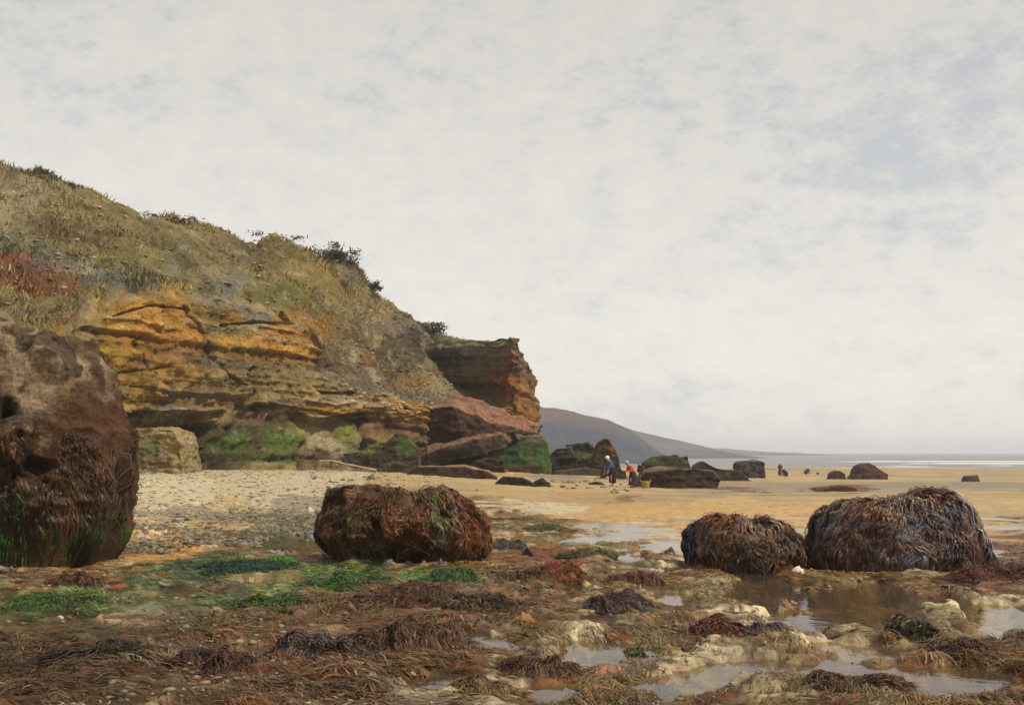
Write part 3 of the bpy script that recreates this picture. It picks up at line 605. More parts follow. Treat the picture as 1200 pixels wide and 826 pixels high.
def boulder_px(outline, vbase, b, **kw):
    """outline: list of reference (u, v) along the top from left to right; vbase: the row where its front meets the ground"""
    uc = (outline[0][0] + outline[-1][0]) / 2; df = HC * F / (vbase - V0); dc = df + b
    a = (outline[-1][0] - outline[0][0]) / 2 / F * dc
    top = [((u - uc) / F * dc / a, HC - (v - V0) / F * dc) for u, v in outline]
    top = [(x, max(z, .05)) for x, z in top]
    return Boulder((uc - U0) / F * dc, dc, 0, a, b, top, **kw)
DK = (.028, .019, .013)
def rockcol(c1, c2, c3, sd, fr=1.6, extra=None):
    c1, c2, c3 = map(np.asarray, (c1, c2, c3))
    def f(p):
        n = fbm(p[..., 0] * fr, p[..., 1] * fr, p[..., 2] * fr, 5, sd); m = fbm(p[..., 0] * fr * 2.7, p[..., 1] * fr * 2.7, p[..., 2] * fr * 2.7, 4, sd + 3)
        c = c1 + (c2 - c1) * sstep(-.3, .4, n)[..., None]
        c = c + (c3 - c) * (sstep(.15, .6, m) * .8)[..., None]
        return extra(p, c) if extra else c
    return f

# the huge boulder at the left edge
def big_extra(p, c):
    n = fbm(p[..., 0] * 1.5, p[..., 1] * 1.5, p[..., 2] * 1.5, 6, 3, .62)
    z = p[..., 2] + .95 * n
    low = sstep(2.15, 1.9, z)[..., None]; c = c * (1 - low) + (np.array([.10, .045, .016]) + (np.array([.05, .03, .016]) - np.array([.10, .045, .016])) * sstep(-.2, .4, fbm(p[..., 0] * 2.3, p[..., 1] * 2.3, p[..., 2] * 1.2, 4, 8))[..., None]) * low
    rt = sstep(1.15, 1.75, p[..., 0] + .5 * n)[..., None] * sstep(3.4, 2.6, z)[..., None]; c = c * (1 - rt) + np.array([.105, .045, .018]) * rt
    dkp = sstep(.3, .42, fbm(p[..., 0] * 1.1, p[..., 1] * 1.1, p[..., 2] * .8, 3, 18))[..., None]; c = c * (1 - .6 * dkp)
    g = (sstep(.85, .7, z) * sstep(-.2, .3, fbm(p[..., 0] * 1.3, 0, p[..., 2], 3, 5)))[..., None]; c = c * (1 - g * .9) + np.array([.035, .085, .022]) * g * .9
    return c
big = boulder_px([(-150,560),(-140,480),(-110,420),(-60,388),(-20,376),(0,377),(25,388),(50,394),(75,396),(93,401),(104,420),(119,440),(132,462),(142,486),(150,540)], 672, 1.9, n=3.4, amp=.24, freq=1.0, seed=4, under=.16, zeq=1.5,
                 pits=[(.15, 3.72, .33, .5), (.95, 2.75, .23, .3), (1.45, 1.75, .30, .4), (.8, 1.6, .33, .35), (.35, 3.05, .13, .2), (1.15, 2.35, .09, .2), (-.3, 2.0, .2, .3), (.55, 3.35, .14, .18), (-.2, 2.7, .18, .2), (.2, 1.3, .2, .25)])
o = big.mesh('sea_boulder', M_ROCK, rockcol((.12, .07, .034), (.33, .235, .14), (.06, .03, .014), 6, 1.7, big_extra), 420, 240)
tag(o, 'towering pitted brown boulder cut off by the left picture edge', 'boulder')
big.strands('seaweed_fronds', 1100, .10, .022, [((.022, .065, .016), 3), ((.04, .055, .015), 2), (DK, 3), ((.06, .03, .015), 2)], o, seed=5, phr=(.0, .16), lift=.03)
big.strands('hanging_weed', 1400, .16, .02, [((.09, .04, .017), 3), ((.06, .03, .015), 3), (DK, 2)], o, seed=8, phr=(.05, .42), lift=.03, thr=(-1.4, .35))

WEEDS = [((.09, .036, .014), 3), ((.045, .028, .016), 3), ((.06, .055, .02), 2), (DK, 3), ((.12, .045, .018), 2), ((.075, .06, .06), 1.5)]
ctr = boulder_px([(373,640),(376,606),(390,582),(412,573),(440,570),(465,574),(485,580),(505,577),(528,583),(548,592),(562,602),(571,622),(579,655)], 664, 1.0, n=2.8, amp=.16, freq=1.7, seed=14, under=.22, zeq=.5, pits=[(-.6, .25, .45, .3), (.1, .2, .35, .25)])
o = ctr.mesh('weedy_boulder', M_WET, rockcol((.075, .036, .018), (.17, .09, .045), (.03,.02,.013), 16, 2.0), 200, 110)
tag(o, 'rounded boulder shaggy with rust brown weed, above the green algae', 'boulder')
ctr.strands('seaweed_fronds', 6500, .18, .026, [((.12, .045, .016), 4), ((.075, .032, .015), 3), ((.05, .05, .018), 2), ((.05, .027, .014), 3), (DK, 2)], o, seed=15, lift=.045)
ctr.strands('rusty_weed_curtain', 3600, .24, .018, [((.16, .052, .018), 4), ((.10, .036, .014), 3), ((.14, .085, .045), 1)], o, seed=16, thr=(-1.1, .5), phr=(.2, 1.2), lift=.05)
ctr.strands('olive_weed_curtain', 160, .26, .024, [((.075, .07, .022), 3), ((.12, .085, .04), 1)], o, seed=17, thr=(-1.35, -.9), phr=(.4, 1.3), lift=.05)

sml = boulder_px([(806,660),(810,632),(818,614),(830,605),(846,602),(862,607),(880,612),(900,611),(916,617),(930,628),(939,645),(944,665)], 671, .75, n=2.7, amp=.11, freq=2.2, seed=24, under=.05, zeq=.3)
o = sml.mesh('weedy_boulder', M_WET, rockcol((.055, .045, .042), (.16, .11, .075), DK, 26, 2.2), 170, 90)
tag(o, 'smaller dark weed covered boulder by the brown pool, left of the largest weedy one', 'boulder')
sml.strands('seaweed_fronds', 6000, .18, .026, [((.055, .034, .02), 4), ((.085, .048, .026), 2), ((.12, .05, .02), 2), (DK, 2.5), ((.085, .088, .105), 3)], o, seed=25, lift=.04)  # blue-grey strands carry a painted sky sheen
sml.strands('rusty_lit_crown_weed', 700, .22, .03, [((.20, .075, .028), 3), ((.21, .14, .085), 2)], o, seed=27, phr=(.95, 1.5), lift=.06)  # rusty crown, with paler strands painting the lit top

lrg = boulder_px([(942,655),(947,632),(958,614),(970,600),(985,590),(1005,587),(1030,590),(1050,587),(1068,581),(1085,577),(1102,580),(1116,590),(1126,604),(1138,622),(1150,645),(1163,670)], 673, 1.05, n=2.6, amp=.11, freq=2.0, seed=37, under=.03, zeq=.3)
o = lrg.mesh('weedy_boulder', M_WET, rockcol((.085, .05, .035), (.12, .115, .125), (.035,.024,.017), 36, 2.0), 210, 110)
tag(o, 'largest domed boulder under thick trailing weed, at the right', 'boulder')
lrg.strands('seaweed_fronds', 10000, .21, .028, [(DK, 2), ((.075, .04, .024), 4), ((.12, .07, .05), 3), ((.08, .085, .11), 3), ((.13, .058, .028), 2.5)], o, seed=35, lift=.05)  # blue-grey share of the palette paints sky sheen on the wet weed
lrg.strands('rusty_lit_crown_weed', 2600, .16, .02, [((.19, .08, .042), 3), ((.27, .18, .125), 2.5), ((.10, .095, .038), 2)], o, seed=36, phr=(.8, 1.5), lift=.06)  # rusty crown weed, brightened to paint the top as lit
lrg.strands('painted_highlight_strands', 380, .28, .02, [((.32, .29, .26), 3), ((.20, .15, .10), 2)], o, seed=37, thr=(-.95, -.2), phr=(.5, 1.15), lift=.07)  # pale strands paint the white highlight on the upper right

# ------------------------------------------------------------------ slabs and blocks of fallen rock
def outline_rock(name, label, cat, outline, d, thick, c1, c2, c3, sd, amp=.12, voxel=None, shrink=.9, shift=(0, 0), extra=None, group=None, mat=None, sink=.35, smooth=2, fr=.8, pp=None):
    """a rock with the given front outline at d metres, real thickness behind it, weathered"""
    ol = [W(u, v, d) for u, v in outline]
    zmin = min(p[2] for p in ol); h = max(p[2] for p in ol) - zmin
    front = [p.copy() for p in ol]
    for p in front:
        if p[2] < zmin + .25 * h: p[2] -= sink
    c = sum(front) / len(front)
    back = [np.array([c[0] + (p[0] - c[0]) * shrink + shift[0], d + thick, c[2] + (p[2] - c[2]) * shrink + shift[1]]) for p in front]
    mid = [np.array([c[0] + (f[0] - c[0]) * 1.03, d + thick * .35, f[2]]) for f in front]
    bm = bmesh.new()
    vf = [bm.verts.new(p) for p in front]; vm = [bm.verts.new(p) for p in mid]; vb = [bm.verts.new(p) for p in back]; n = len(vf)
    f1 = bm.faces.new(vf); f2 = bm.faces.new(vb[::-1])
    for A, B in ((vf, vm), (vm, vb)):
        for i in range(n): bm.faces.new((A[i], B[i], B[(i + 1) % n], A[(i + 1) % n]))
    bmesh.ops.triangulate(bm, faces=[f1, f2]); bmesh.ops.recalc_face_normals(bm, faces=bm.faces)
    me = bpy.data.meshes.new('tmp'); bm.to_mesh(me); bm.free()
    t = bpy.data.objects.new('tmp', me); COL.objects.link(t)
    size = max(np.ptp([p[0] for p in front]), h)
    r = t.modifiers.new('r', 'REMESH'); r.mode = 'VOXEL'; r.voxel_size = (voxel or max(size / 55, .02)) * .75; 
    s = t.modifiers.new('s', 'SMOOTH'); s.iterations = smooth; s.factor = .5
    me = bake(t)
    nv = len(me.vertices); co = np.empty(nv * 3, np.float32); me.vertices.foreach_get('co', co); co = co.reshape(-1, 3).astype(float)
    nr = np.empty(nv * 3, np.float32); me.vertices.foreach_get('normal', nr); nr = nr.reshape(-1, 3)
    q = co * fr * 2.0 / max(size, .3) * 3
    dsp = amp * (fbm(q[:, 0] * .5, q[:, 1] * .5, q[:, 2] * .8, 5, sd) * .9 + .7 * (ridged(q[:, 0] * .5, q[:, 1] * .5, q[:, 2] * 1.3, 4, sd + 3) - .5) + .5 * (ridged(q[:, 0] * 1.9, q[:, 1] * 1.9, q[:, 2] * 2.6, 4, sd + 6) - .5))
    co = co + nr * dsp[:, None]
    col = rockcol(c1, c2, c3, sd, 2.2 * fr / max(size, .3) * 3)(co)
    U = U0 + F * co[:, 0] / co[:, 1]; V = V0 - (co[:, 2] - HC) / co[:, 1] * F
    if pp: col = patches(U, V, col, pp, 1, 1, sd, .3)
    if extra: col = extra(co, nr, col)
    base = np.array([c[0], d + thick * .4, zmin]); 
    me.vertices.foreach_set('co', (co - base).astype(np.float32).ravel()); me.update()
    for a in list(me.attributes):
        if a.name == 'col': me.attributes.remove(a)
    set_cols(me, col); me.polygons.foreach_set('use_smooth', np.full(len(me.polygons), True))
    me.name = name
    o = link(name, me, mat or M_ROCK); o.location = base
    return tag(o, label, cat, group)
TERR = np.array([.255, .115, .064]); DBR = np.array([.055, .032, .02])
def bed_top(c, th=.55):  # paints lit tops against dark sides by face normal
    """the reddish skin of upward faces, with the lit tone of the top painted in"""
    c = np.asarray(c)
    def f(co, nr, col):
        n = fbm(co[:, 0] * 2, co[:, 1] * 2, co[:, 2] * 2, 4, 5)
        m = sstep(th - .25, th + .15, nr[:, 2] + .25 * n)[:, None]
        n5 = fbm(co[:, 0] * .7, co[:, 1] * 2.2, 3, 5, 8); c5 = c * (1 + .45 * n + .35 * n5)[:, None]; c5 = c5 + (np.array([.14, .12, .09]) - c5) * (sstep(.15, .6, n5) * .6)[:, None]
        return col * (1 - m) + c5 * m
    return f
def tilt_slab(name, label, front_top, front_bot, dF, back_top, dB, c_top, c1, c2, sd, group=None, amp=.2, cat='rock slab'):
    """a tilted bed of rock: front edge (top line and bottom line) at depths dF, back top edge at depths dB"""
    ft = [W(u, v, d) for (u, v), d in zip(front_top, dF)]; fb = [W(u, v, d + .2) for (u, v), d in zip(front_bot, dF)]; bt = [W(u, v, d) for (u, v), d in zip(back_top, dB)]
    bb = [p - np.array([0, 0, a[2] - b[2]]) for p, a, b in zip(bt, ft, fb)]
    pts = ft + fb + bt + bb; n = len(ft)
    bm = bmesh.new(); vs = [bm.verts.new(p) for p in pts]
    A, B, C, D = vs[:n], vs[n:2*n], vs[2*n:3*n], vs[3*n:]
    for i in range(n - 1):
        for q in ((A[i], A[i+1], C[i+1], C[i]), (B[i], B[i+1], A[i+1], A[i]), (D[i], D[i+1], B[i+1], B[i]), (C[i], C[i+1], D[i+1], D[i])): bm.faces.new(q)
    bm.faces.new((A[0], C[0], D[0], B[0])); bm.faces.new((A[-1], B[-1], D[-1], C[-1]))
    bmesh.ops.recalc_face_normals(bm, faces=bm.faces)
    me = bpy.data.meshes.new('tmp'); bm.to_mesh(me); bm.free()
    t = bpy.data.objects.new('tmp', me); COL.objects.link(t)
    r = t.modifiers.new('r', 'REMESH'); r.mode = 'VOXEL'; r.voxel_size = .085
    s = t.modifiers.new('s', 'SMOOTH'); s.iterations = 1; s.factor = .5
    me = bake(t); nv = len(me.vertices); co = np.empty(nv * 3, np.float32); me.vertices.foreach_get('co', co); co = co.reshape(-1, 3).astype(float)
    nr = np.empty(nv * 3, np.float32); me.vertices.foreach_get('normal', nr); nr = nr.reshape(-1, 3)
    dsp = amp * (fbm(co[:, 0] * .7, co[:, 1] * .7, co[:, 2] * 1.2, 5, sd) + .9 * (cells(co[:, 0] + co[:, 1] * .4, co[:, 2] * 1.6 + co[:, 1] * .5, .9, sd)[2] - .5) + .5 * (ridged(co[:, 0] * 2, co[:, 1] * 2, co[:, 2] * 3, 4, sd + 2) - .5) + .5 * (ridged(co[:, 0] * .6, co[:, 1] * .6, co[:, 2] * 1.6, 4, sd) - .5))
    co = co + nr * dsp[:, None]
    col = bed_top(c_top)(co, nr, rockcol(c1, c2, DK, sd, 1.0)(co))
    base = co.mean(0); base[2] = co[:, 2].min()
    me.vertices.foreach_set('co', (co - base).astype(np.float32).ravel()); me.update(); set_cols(me, col)
    me.polygons.foreach_set('use_smooth', np.full(len(me.polygons), True)); me.name = name
    o = link(name, me, M_ROCK); o.location = base
    return tag(o, label, cat, group)
GS = 'fallen rock slabs below the headland'
tilt_slab('rock_slab', 'uppermost tilted slab with a terracotta red top below the headland', [(482,483),(530,475),(575,493),(630,508)], [(495,524),(545,512),(592,507),(633,514)], [78,77,77.5,79], [(490,478),(538,465),(582,476),(635,497)], [83,83,84,84], TERR, (.075,.04,.025), (.045,.028,.018), 3, GS)
tilt_slab('rock_slab', 'brown slab wedged under the red topped slab and over the green block', [(493,533),(520,524),(560,514),(588,508)], [(496,550),(530,541),(570,531),(597,525)], [75,75,75.5,77], [(497,521),(525,510),(562,501),(587,500)], [80,80,80,81], np.array([.19,.10,.06]), (.06,.038,.024), (.035,.025,.016), 5, GS)
outline_rock('rock_block', 'massive block coated in bright green algae at the headland foot', 'rock block', [(520,549),(560,536),(596,523),(612,512),(636,507),(645,525),(646,545),(640,560),(600,560),(560,557)], 77.5, 6.5, (.028,.055,.018), (.055,.095,.026), (.085,.055,.03), 7, .3, .11,
             pp=[(612,552,26,8,np.array([.15,.085,.045]),.8),(575,543,30,6,np.array([.03,.085,.03]),.8),(632,512,16,8,np.array([.20,.15,.10]),.8),(600,530,8,16,np.array([.02,.05,.018]),.7),(640,535,9,16,np.array([.055,.13,.025]),.7)], shrink=.92)  # brighter green on the right edge paints that face as lit
outline_rock('rock_block', 'dark hollow brown block between the green block and flat front slab', 'rock block', [(548,560),(556,541),(575,537),(590,540),(594,560)], 72, 3, DBR, (.035,.022,.015), DK, 9, .15, .08, group=GS)
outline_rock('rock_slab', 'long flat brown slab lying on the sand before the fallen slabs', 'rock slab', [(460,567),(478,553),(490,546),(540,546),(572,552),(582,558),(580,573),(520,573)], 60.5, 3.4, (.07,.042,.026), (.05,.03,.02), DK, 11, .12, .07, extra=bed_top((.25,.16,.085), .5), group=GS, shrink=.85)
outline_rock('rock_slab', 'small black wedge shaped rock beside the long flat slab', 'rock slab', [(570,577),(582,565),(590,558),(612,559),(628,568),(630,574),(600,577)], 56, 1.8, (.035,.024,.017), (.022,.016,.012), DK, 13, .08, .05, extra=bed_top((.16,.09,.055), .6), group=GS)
outline_rock('rock_block', 'little dark rough rock beside the wedge shaped rock and green block', 'rock block', [(622,575),(626,565),(636,560),(644,566),(648,574)], 56.5, 1.2, (.06,.05,.03), DBR, DK, 15, .06, .04)
outline_rock('rock_slab', 'leaning triangular slab with a green mossy face against the wall', 'rock slab', [(422,546),(440,530),(466,506),(478,510),(490,526),(492,546),(470,552),(440,550)], 68, 2.6, (.075,.055,.035), (.05,.045,.028), DBR, 17, .12, .07, group=GS,
             pp=[(474,522,16,14,np.array([.085,.14,.03]),.9),(445,540,16,10,np.array([.06,.038,.022]),.9),(480,545,16,6,np.array([.06,.07,.03]),.8)])
outline_rock('rock_slab', 'pale tan tilted slab lying on the shingle', 'rock slab', [(370,552),(373,538),(385,539),(420,546),(442,551),(440,558),(405,560)], 63, 2.2, (.30,.21,.115), (.36,.26,.15), (.14,.09,.05), 19, .09, .05, extra=bed_top((.38,.28,.16), .5), group=GS)
outline_rock('rock_block', 'pale squared block stained green beside the dark cave', 'rock block', [(150,556),(152,512),(158,501),(185,499),(203,503),(213,522),(216,556),(185,560)], 51.5, 3.6, (.27,.215,.11), (.33,.25,.12), (.10,.08,.045), 21, .18, .07,
             pp=[(177,524,12,10,np.array([.09,.14,.035]),.85),(205,530,9,30,np.array([.38,.27,.10]),.8),(185,540,20,6,np.array([.12,.08,.04]),.7),(178,506,24,6,np.array([.36,.28,.13]),.7),(165,525,8,20,np.array([.15,.13,.06]),.6)])
outline_rock('rock_block', 'low olive dark rock beside the leaning triangular slab', 'rock block', [(398,540),(402,531),(418,530),(434,532),(436,542)], 69, 1.6, (.05,.055,.028), (.075,.07,.035), DBR, 23, .08, .05)
outline_rock('rock_block', 'low mossy boulder in front of the leaning triangular slab', 'rock block', [(440,554),(446,545),(465,542),(485,546),(488,556),(462,560)], 63.5, 1.6, (.05,.06,.025), (.065,.05,.03), DBR, 29, .1, .05)

# rocks on the sands beyond
GB = 'rocks scattered on the far sands'
outline_rock('rock_block', 'squarish dark brown rock with a mossy top right of the green block', 'rock block', [(644,552),(645,534),(652,526),(668,524),(676,536),(679,552),(660,555)], 82, 4, (.055,.038,.026), (.035,.026,.018), DK, 31, .15, .09, extra=bed_top((.13,.13,.07), .55))
outline_rock('rock_block', 'olive topped dark rock leaning on the tall pointed rock', 'rock block', [(672,551),(672,530),(664,521),(690,519),(698,527),(703,548),(690,552)], 84, 4, (.06,.05,.025), (.04,.03,.02), DK, 33, .15, .09, pp=[(683,532,12,4,np.array([.13,.125,.035]),.85),(680,524,14,3,np.array([.03,.024,.018]),.8)])
outline_rock('rock_block', 'tall pointed brown rock behind the blue figure', 'rock block', [(694,549),(696,532),(704,518),(711,514),(718,520),(725,534),(729,547),(712,552)], 78, 3, (.055,.035,.022), (.08,.05,.028), DK, 35, .12, .07, pp=[(721,524,5,12,np.array([.22,.12,.05]),.85)])
outline_rock('rock_slab', 'low mossy ledge under the square brown rock', 'rock slab', [(645,556),(650,552),(690,548),(705,550),(706,556),(675,558)], 75, 2, (.10,.095,.055), (.07,.06,.035), DBR, 37, .08, .06)
outline_rock('rock_block', 'small dark rock at the blue figure\'s knees', 'rock block', [(703,560),(706,550),(714,547),(726,549),(733,552),(735,559)], 69.5, 1.4, (.05,.042,.025), (.075,.065,.035), DK, 39, .07, .04)
outline_rock('rock_slab', 'flat black rock on the sand before the blue figure', 'rock slab', [(684,572),(690,566),(700,564),(711,569),(712,573)], 61, 1.0, (.035,.028,.02), (.05,.04,.028), DK, 41, .05, .035)
outline_rock('rock_block', 'cream coloured stone pile left of the flat black rock', 'rock block', [(650,571),(655,565),(664,565),(668,561),(674,564),(676,571)], 61.5, .9, (.40,.33,.20), (.34,.26,.15), (.2,.15,.09), 43, .06, .03)
outline_rock('rock_slab', 'green backed mossy rock ridge behind the long brown rock', 'rock slab', [(752,556),(758,543),(770,535),(782,533),(795,536),(806,541),(815,556)], 84, 4, (.055,.055,.025), (.075,.09,.03), DK, 45, .14, .09, group=GB)
outline_rock('rock_block', 'dark knobbly rock on the mossy ridge\'s right end', 'rock block', [(782,545),(783,535),(793,533),(800,537),(806,534),(809,545)], 88, 2, DBR, (.04,.03,.025), DK, 47, .12, .07, group=GB)
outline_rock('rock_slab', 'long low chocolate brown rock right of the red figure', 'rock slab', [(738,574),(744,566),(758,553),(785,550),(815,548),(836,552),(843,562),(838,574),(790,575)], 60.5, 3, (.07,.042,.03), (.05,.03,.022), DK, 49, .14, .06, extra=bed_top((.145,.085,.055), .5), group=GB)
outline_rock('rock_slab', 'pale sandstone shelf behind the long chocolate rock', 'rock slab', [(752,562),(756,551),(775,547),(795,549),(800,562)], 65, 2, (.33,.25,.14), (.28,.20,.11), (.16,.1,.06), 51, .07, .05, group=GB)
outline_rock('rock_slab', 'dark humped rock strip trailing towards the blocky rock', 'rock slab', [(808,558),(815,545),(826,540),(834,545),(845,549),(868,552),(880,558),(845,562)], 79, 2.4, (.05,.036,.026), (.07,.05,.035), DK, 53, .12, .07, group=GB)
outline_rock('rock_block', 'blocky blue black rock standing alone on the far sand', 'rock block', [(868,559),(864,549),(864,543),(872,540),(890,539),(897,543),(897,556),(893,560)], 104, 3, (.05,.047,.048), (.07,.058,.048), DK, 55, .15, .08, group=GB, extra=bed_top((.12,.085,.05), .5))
outline_rock('rock_block', 'reddish peaked rock farthest right with foam around it', 'rock block', [(1000,561),(1006,552),(1010,545),(1017,542),(1026,545),(1034,552),(1041,556),(1042,561)], 108, 3, (.095,.05,.04), (.13,.065,.05), DBR, 57, .14, .08, group=GB)
outline_rock('rock_block', 'small dark rock just left of the reddish peaked rock', 'rock block', [(972,560),(975,555),(983,551),(990,555),(993,560)], 107, 1.6, (.06,.04,.035), DBR, DK, 59, .08, .06, group=GB)
outline_rock('rock_slab', 'flat low rock alone near the right edge of the sands', 'rock slab', [(1131,564),(1136,558),(1146,557),(1151,564)], 92, 1.4, (.08,.055,.045), (.12,.08,.06), DBR, 61, .06, .05, group=GB)
outline_rock('rock_slab', 'flat reddish weed strewn rock left above the largest weedy boulder', 'rock slab', [(948,578),(960,573),(985,569),(1003,572),(1010,578)], 56, 1.6, (.10,.05,.03), (.15,.075,.045), DBR, 63, .06, .04, group=GB)

# ------------------------------------------------------------------ weedy mounds of the foreground
GM = 'weed covered mounds among the pools'
def mound(label, u, v, w, h, pal, c1, c2, nst=500, sd=1, name='weedy_mound', cat='rock', L=.25, wd=.022, lift=.035, amp=.05, b=None, group=GM, wet=True):
    p = hit(u, v); d = p[1]; a = w / 2 / F * d * (1.12 if nst else 1); hh = h / F * d * (.78 if nst else 1)
    bb = b or max(a * .75, hh * .9)
    n = 9; xs = np.linspace(-1, 1, n); rr = np.random.default_rng(sd)
    top = [(x, hh * (max(1 - abs(x) ** 2.2, .1) ** .6) * rr.uniform(.6, 1.15)) for x in xs]
    B = Boulder(p[0], p[1] + bb * .8, p[2] - .03, a, bb, top, n=2.2, amp=min(amp * 2.2, hh * .75) if nst else min(amp, hh * .3), freq=2.4, seed=sd)
    o = B.mesh(name, M_WET if wet else M_STONE, rockcol(c1, c2, DK, sd, 4.0), 90, 44)
    tag(o, label, cat, group)
    if nst: dome_fronds(B, 'seaweed_fronds', int(nst * 2.6), L * .5, wd * .62, pal, o, sd, lift * .6)
    return o
PB = [((.07, .035, .018), 3), ((.10, .05, .025), 3), (DK, 2), ((.12, .07, .035), 1)]
PO = [((.085, .085, .025), 4), ((.06, .065, .02), 3), ((.11, .10, .04), 2), ((.05, .035, .018), 2)]
PR = [((.12, .042, .025), 4), ((.08, .032, .02), 3), (DK, 2), ((.16, .085, .06), 1)]
PG = [((.040, .085, .018), 4), ((.06, .115, .022), 2), ((.022, .045, .016), 3), ((.06, .05, .022), 1.5)]
PV = [((.085, .055, .05), 3), ((.06, .045, .045), 3), ((.13, .085, .07), 2), (DK, 2)]
mound('dark purple brown weedy mound with a lumpy crest amid the middle pools', 727, 726, 80, 24, PV, (.07,.04,.035), (.10,.05,.04), 700, 101)
mound('furry brown mound jutting into the pale pool', 632, 792, 92, 32, PB, (.06,.04,.025), (.09,.06,.03), 1100, 102, L=.3)
mound('olive green mound behind the brown furry mound', 752, 770, 76, 26, PO, (.08,.08,.03), (.06,.055,.025), 800, 103)
mound('wide dark green mound in the front row beside the pale pool', 765, 808, 100, 32, PO, (.05,.065,.025), (.075,.07,.03), 1100, 104, L=.3)
mound('low reddish mound at the top edge of the weed field', 752, 690, 56, 15, PR, (.10,.05,.035), (.07,.04,.03), 450, 105)
mound('red brown mound by the left bank of the brown pool', 848, 752, 66, 20, PR, (.10,.035,.02), (.07,.03,.02), 600, 106)
mound('grey violet mound touching the red brown mound', 896, 752, 48, 17, PV, (.12,.09,.075), (.08,.06,.05), 350, 107)
mound('broad olive mound with yellow tips in the right pools', 888, 778, 84, 20, PO, (.07,.065,.025), (.09,.08,.03), 800, 108)
mound('grassy dark olive tussock standing in the right pool', 1086, 752, 56, 28, [((.075,.07,.03), 3), ((.045,.04,.02), 3), ((.12,.105,.05), 1)], (.06,.05,.03), (.04,.035,.02), 900, 109, L=.35, lift=.06)
mound('flat brown mound with ragged edge right of the olive tussock', 1140, 774, 84, 16, PB, (.09,.055,.035), (.07,.045,.03), 500, 110)
mound('long low red brown bank beside the largest boulder', 1180, 684, 110, 26, PR, (.12,.055,.045), (.09,.045,.035), 900, 111)
mound('low dark island mound inside the brown pool', 903, 705, 42, 9, PB, (.05,.03,.02), (.07,.04,.025), 200, 112)
mound('small dark stone breaking the pool surface, right of the dark island', 931, 708, 14, 5, PB, (.03,.022,.018), (.04,.03,.02), 0, 113)
mound('small dark red stone in the lower right pool', 888, 784, 14, 9, PR, (.08,.025,.02), (.11,.035,.025), 0, 114)
mound('slate grey flat mound just right of the rusty weed boulder', 596, 646, 44, 17, PV, (.10,.085,.075), (.075,.065,.06), 200, 115)
mound('bright rust weed ridge at the middle of the field', 655, 684, 66, 16, [((.22,.06,.03), 3), ((.12,.045,.02), 3), (DK, 1)], (.16,.055,.03), (.10,.045,.025), 600, 116)
mound('dark brown mound left of the bright rust ridge', 606, 684, 60, 18, PB, (.07,.04,.025), (.09,.06,.03), 600, 117)
mound('large chestnut weed heap in the centre foreground', 470, 768, 130, 40, PB, (.08,.045,.025), (.10,.05,.028), 2000, 118, L=.35)
mound('purplish brown weed heap left of the chestnut heap', 370, 778, 110, 30, PV, (.09,.055,.04), (.08,.045,.03), 1300, 119, L=.35)
mound('dark brown weed heap behind the chestnut heap', 480, 716, 120, 22, PB, (.07,.04,.022), (.05,.03,.02), 1200, 120, L=.3)
mound('tan streaked weed heap below the green algae', 560, 722, 70, 22, [((.15,.11,.06), 3), ((.08,.045,.025), 3), ((.05,.03,.018), 2)], (.10,.07,.04), (.08,.05,.03), 800, 121)
mound('small ochre sponge like rock in the weed field', 612, 734, 32, 13, PB, (.26,.15,.045), (.20,.11,.035), 0, 122, name='ochre_rock', wet=False)
mound('little pink pebble beside the ochre rock', 618, 744, 12, 7, PB, (.30,.14,.10), (.24,.12,.09), 0, 123, name='pebble', cat='stone', wet=False)
mound('brown hump at the foot of the towering left boulder', 82, 690, 74, 22, PB, (.07,.042,.024), (.09,.055,.03), 700, 124)
mound('long dark green algae hump on the left stream bed', 272, 676, 104, 20, [((.014,.045,.022), 4), ((.02,.065,.026), 3), ((.012,.03,.02), 2)], (.016,.04,.02), (.02,.055,.025), 1000, 125)
mound('vivid green algae hump in front of the rusty weed boulder', 405, 692, 110, 15, PG, (.03,.085,.016), (.035,.10,.018), 1000, 126)
mound('dull green algae hump near the lower left stream', 310, 716, 96, 13, PG, (.05,.075,.02), (.04,.08,.02), 800, 127)
mound('small emerald hump right of the vivid green hump', 528, 688, 56, 11, PG, (.03,.075,.022), (.04,.09,.02), 400, 128)
mound('bright lime tuft beside the bluish runnel', 326, 664, 40, 8, [((.07,.17,.025), 3), ((.05,.12,.02), 2)], (.06,.14,.025), (.05,.11,.02), 300, 129)
mound('blackish weed heap in the lower left corner', 110, 782, 130, 24, [(DK, 4), ((.04,.035,.02), 3), ((.07,.05,.028), 1)], (.035,.028,.018), (.05,.04,.024), 1200, 130, L=.3)
mound('dark maroon weed heap between the lower left heap and purplish heap', 235, 790, 100, 24, [(DK, 3), ((.06,.025,.018), 3), ((.09,.05,.03), 1)], (.04,.025,.018), (.06,.035,.022), 900, 131, L=.3)
mound('green and yellow algae hump beneath the towering boulder', 60, 716, 120, 14, PG, (.045,.10,.02), (.06,.10,.02), 900, 132)
mound('mixed olive mound at the upper middle of the weed field', 690, 655, 60, 12, PO, (.09,.08,.03), (.07,.055,.028), 350, 133)
mound('low olive mound in the upper weeds near the sand edge', 640, 625, 56, 9, PO, (.10,.09,.035), (.08,.065,.03), 300, 134)
mound('dark brown front mound at the bottom right corner', 1010, 818, 110, 18, PB, (.075,.045,.028), (.09,.06,.035), 800, 135)
mound('orange brown front mound at the bottom centre', 560, 822, 90, 20, [((.14,.08,.03), 3), ((.09,.05,.025), 3), (DK, 1)], (.11,.07,.03), (.08,.05,.025), 800, 136)
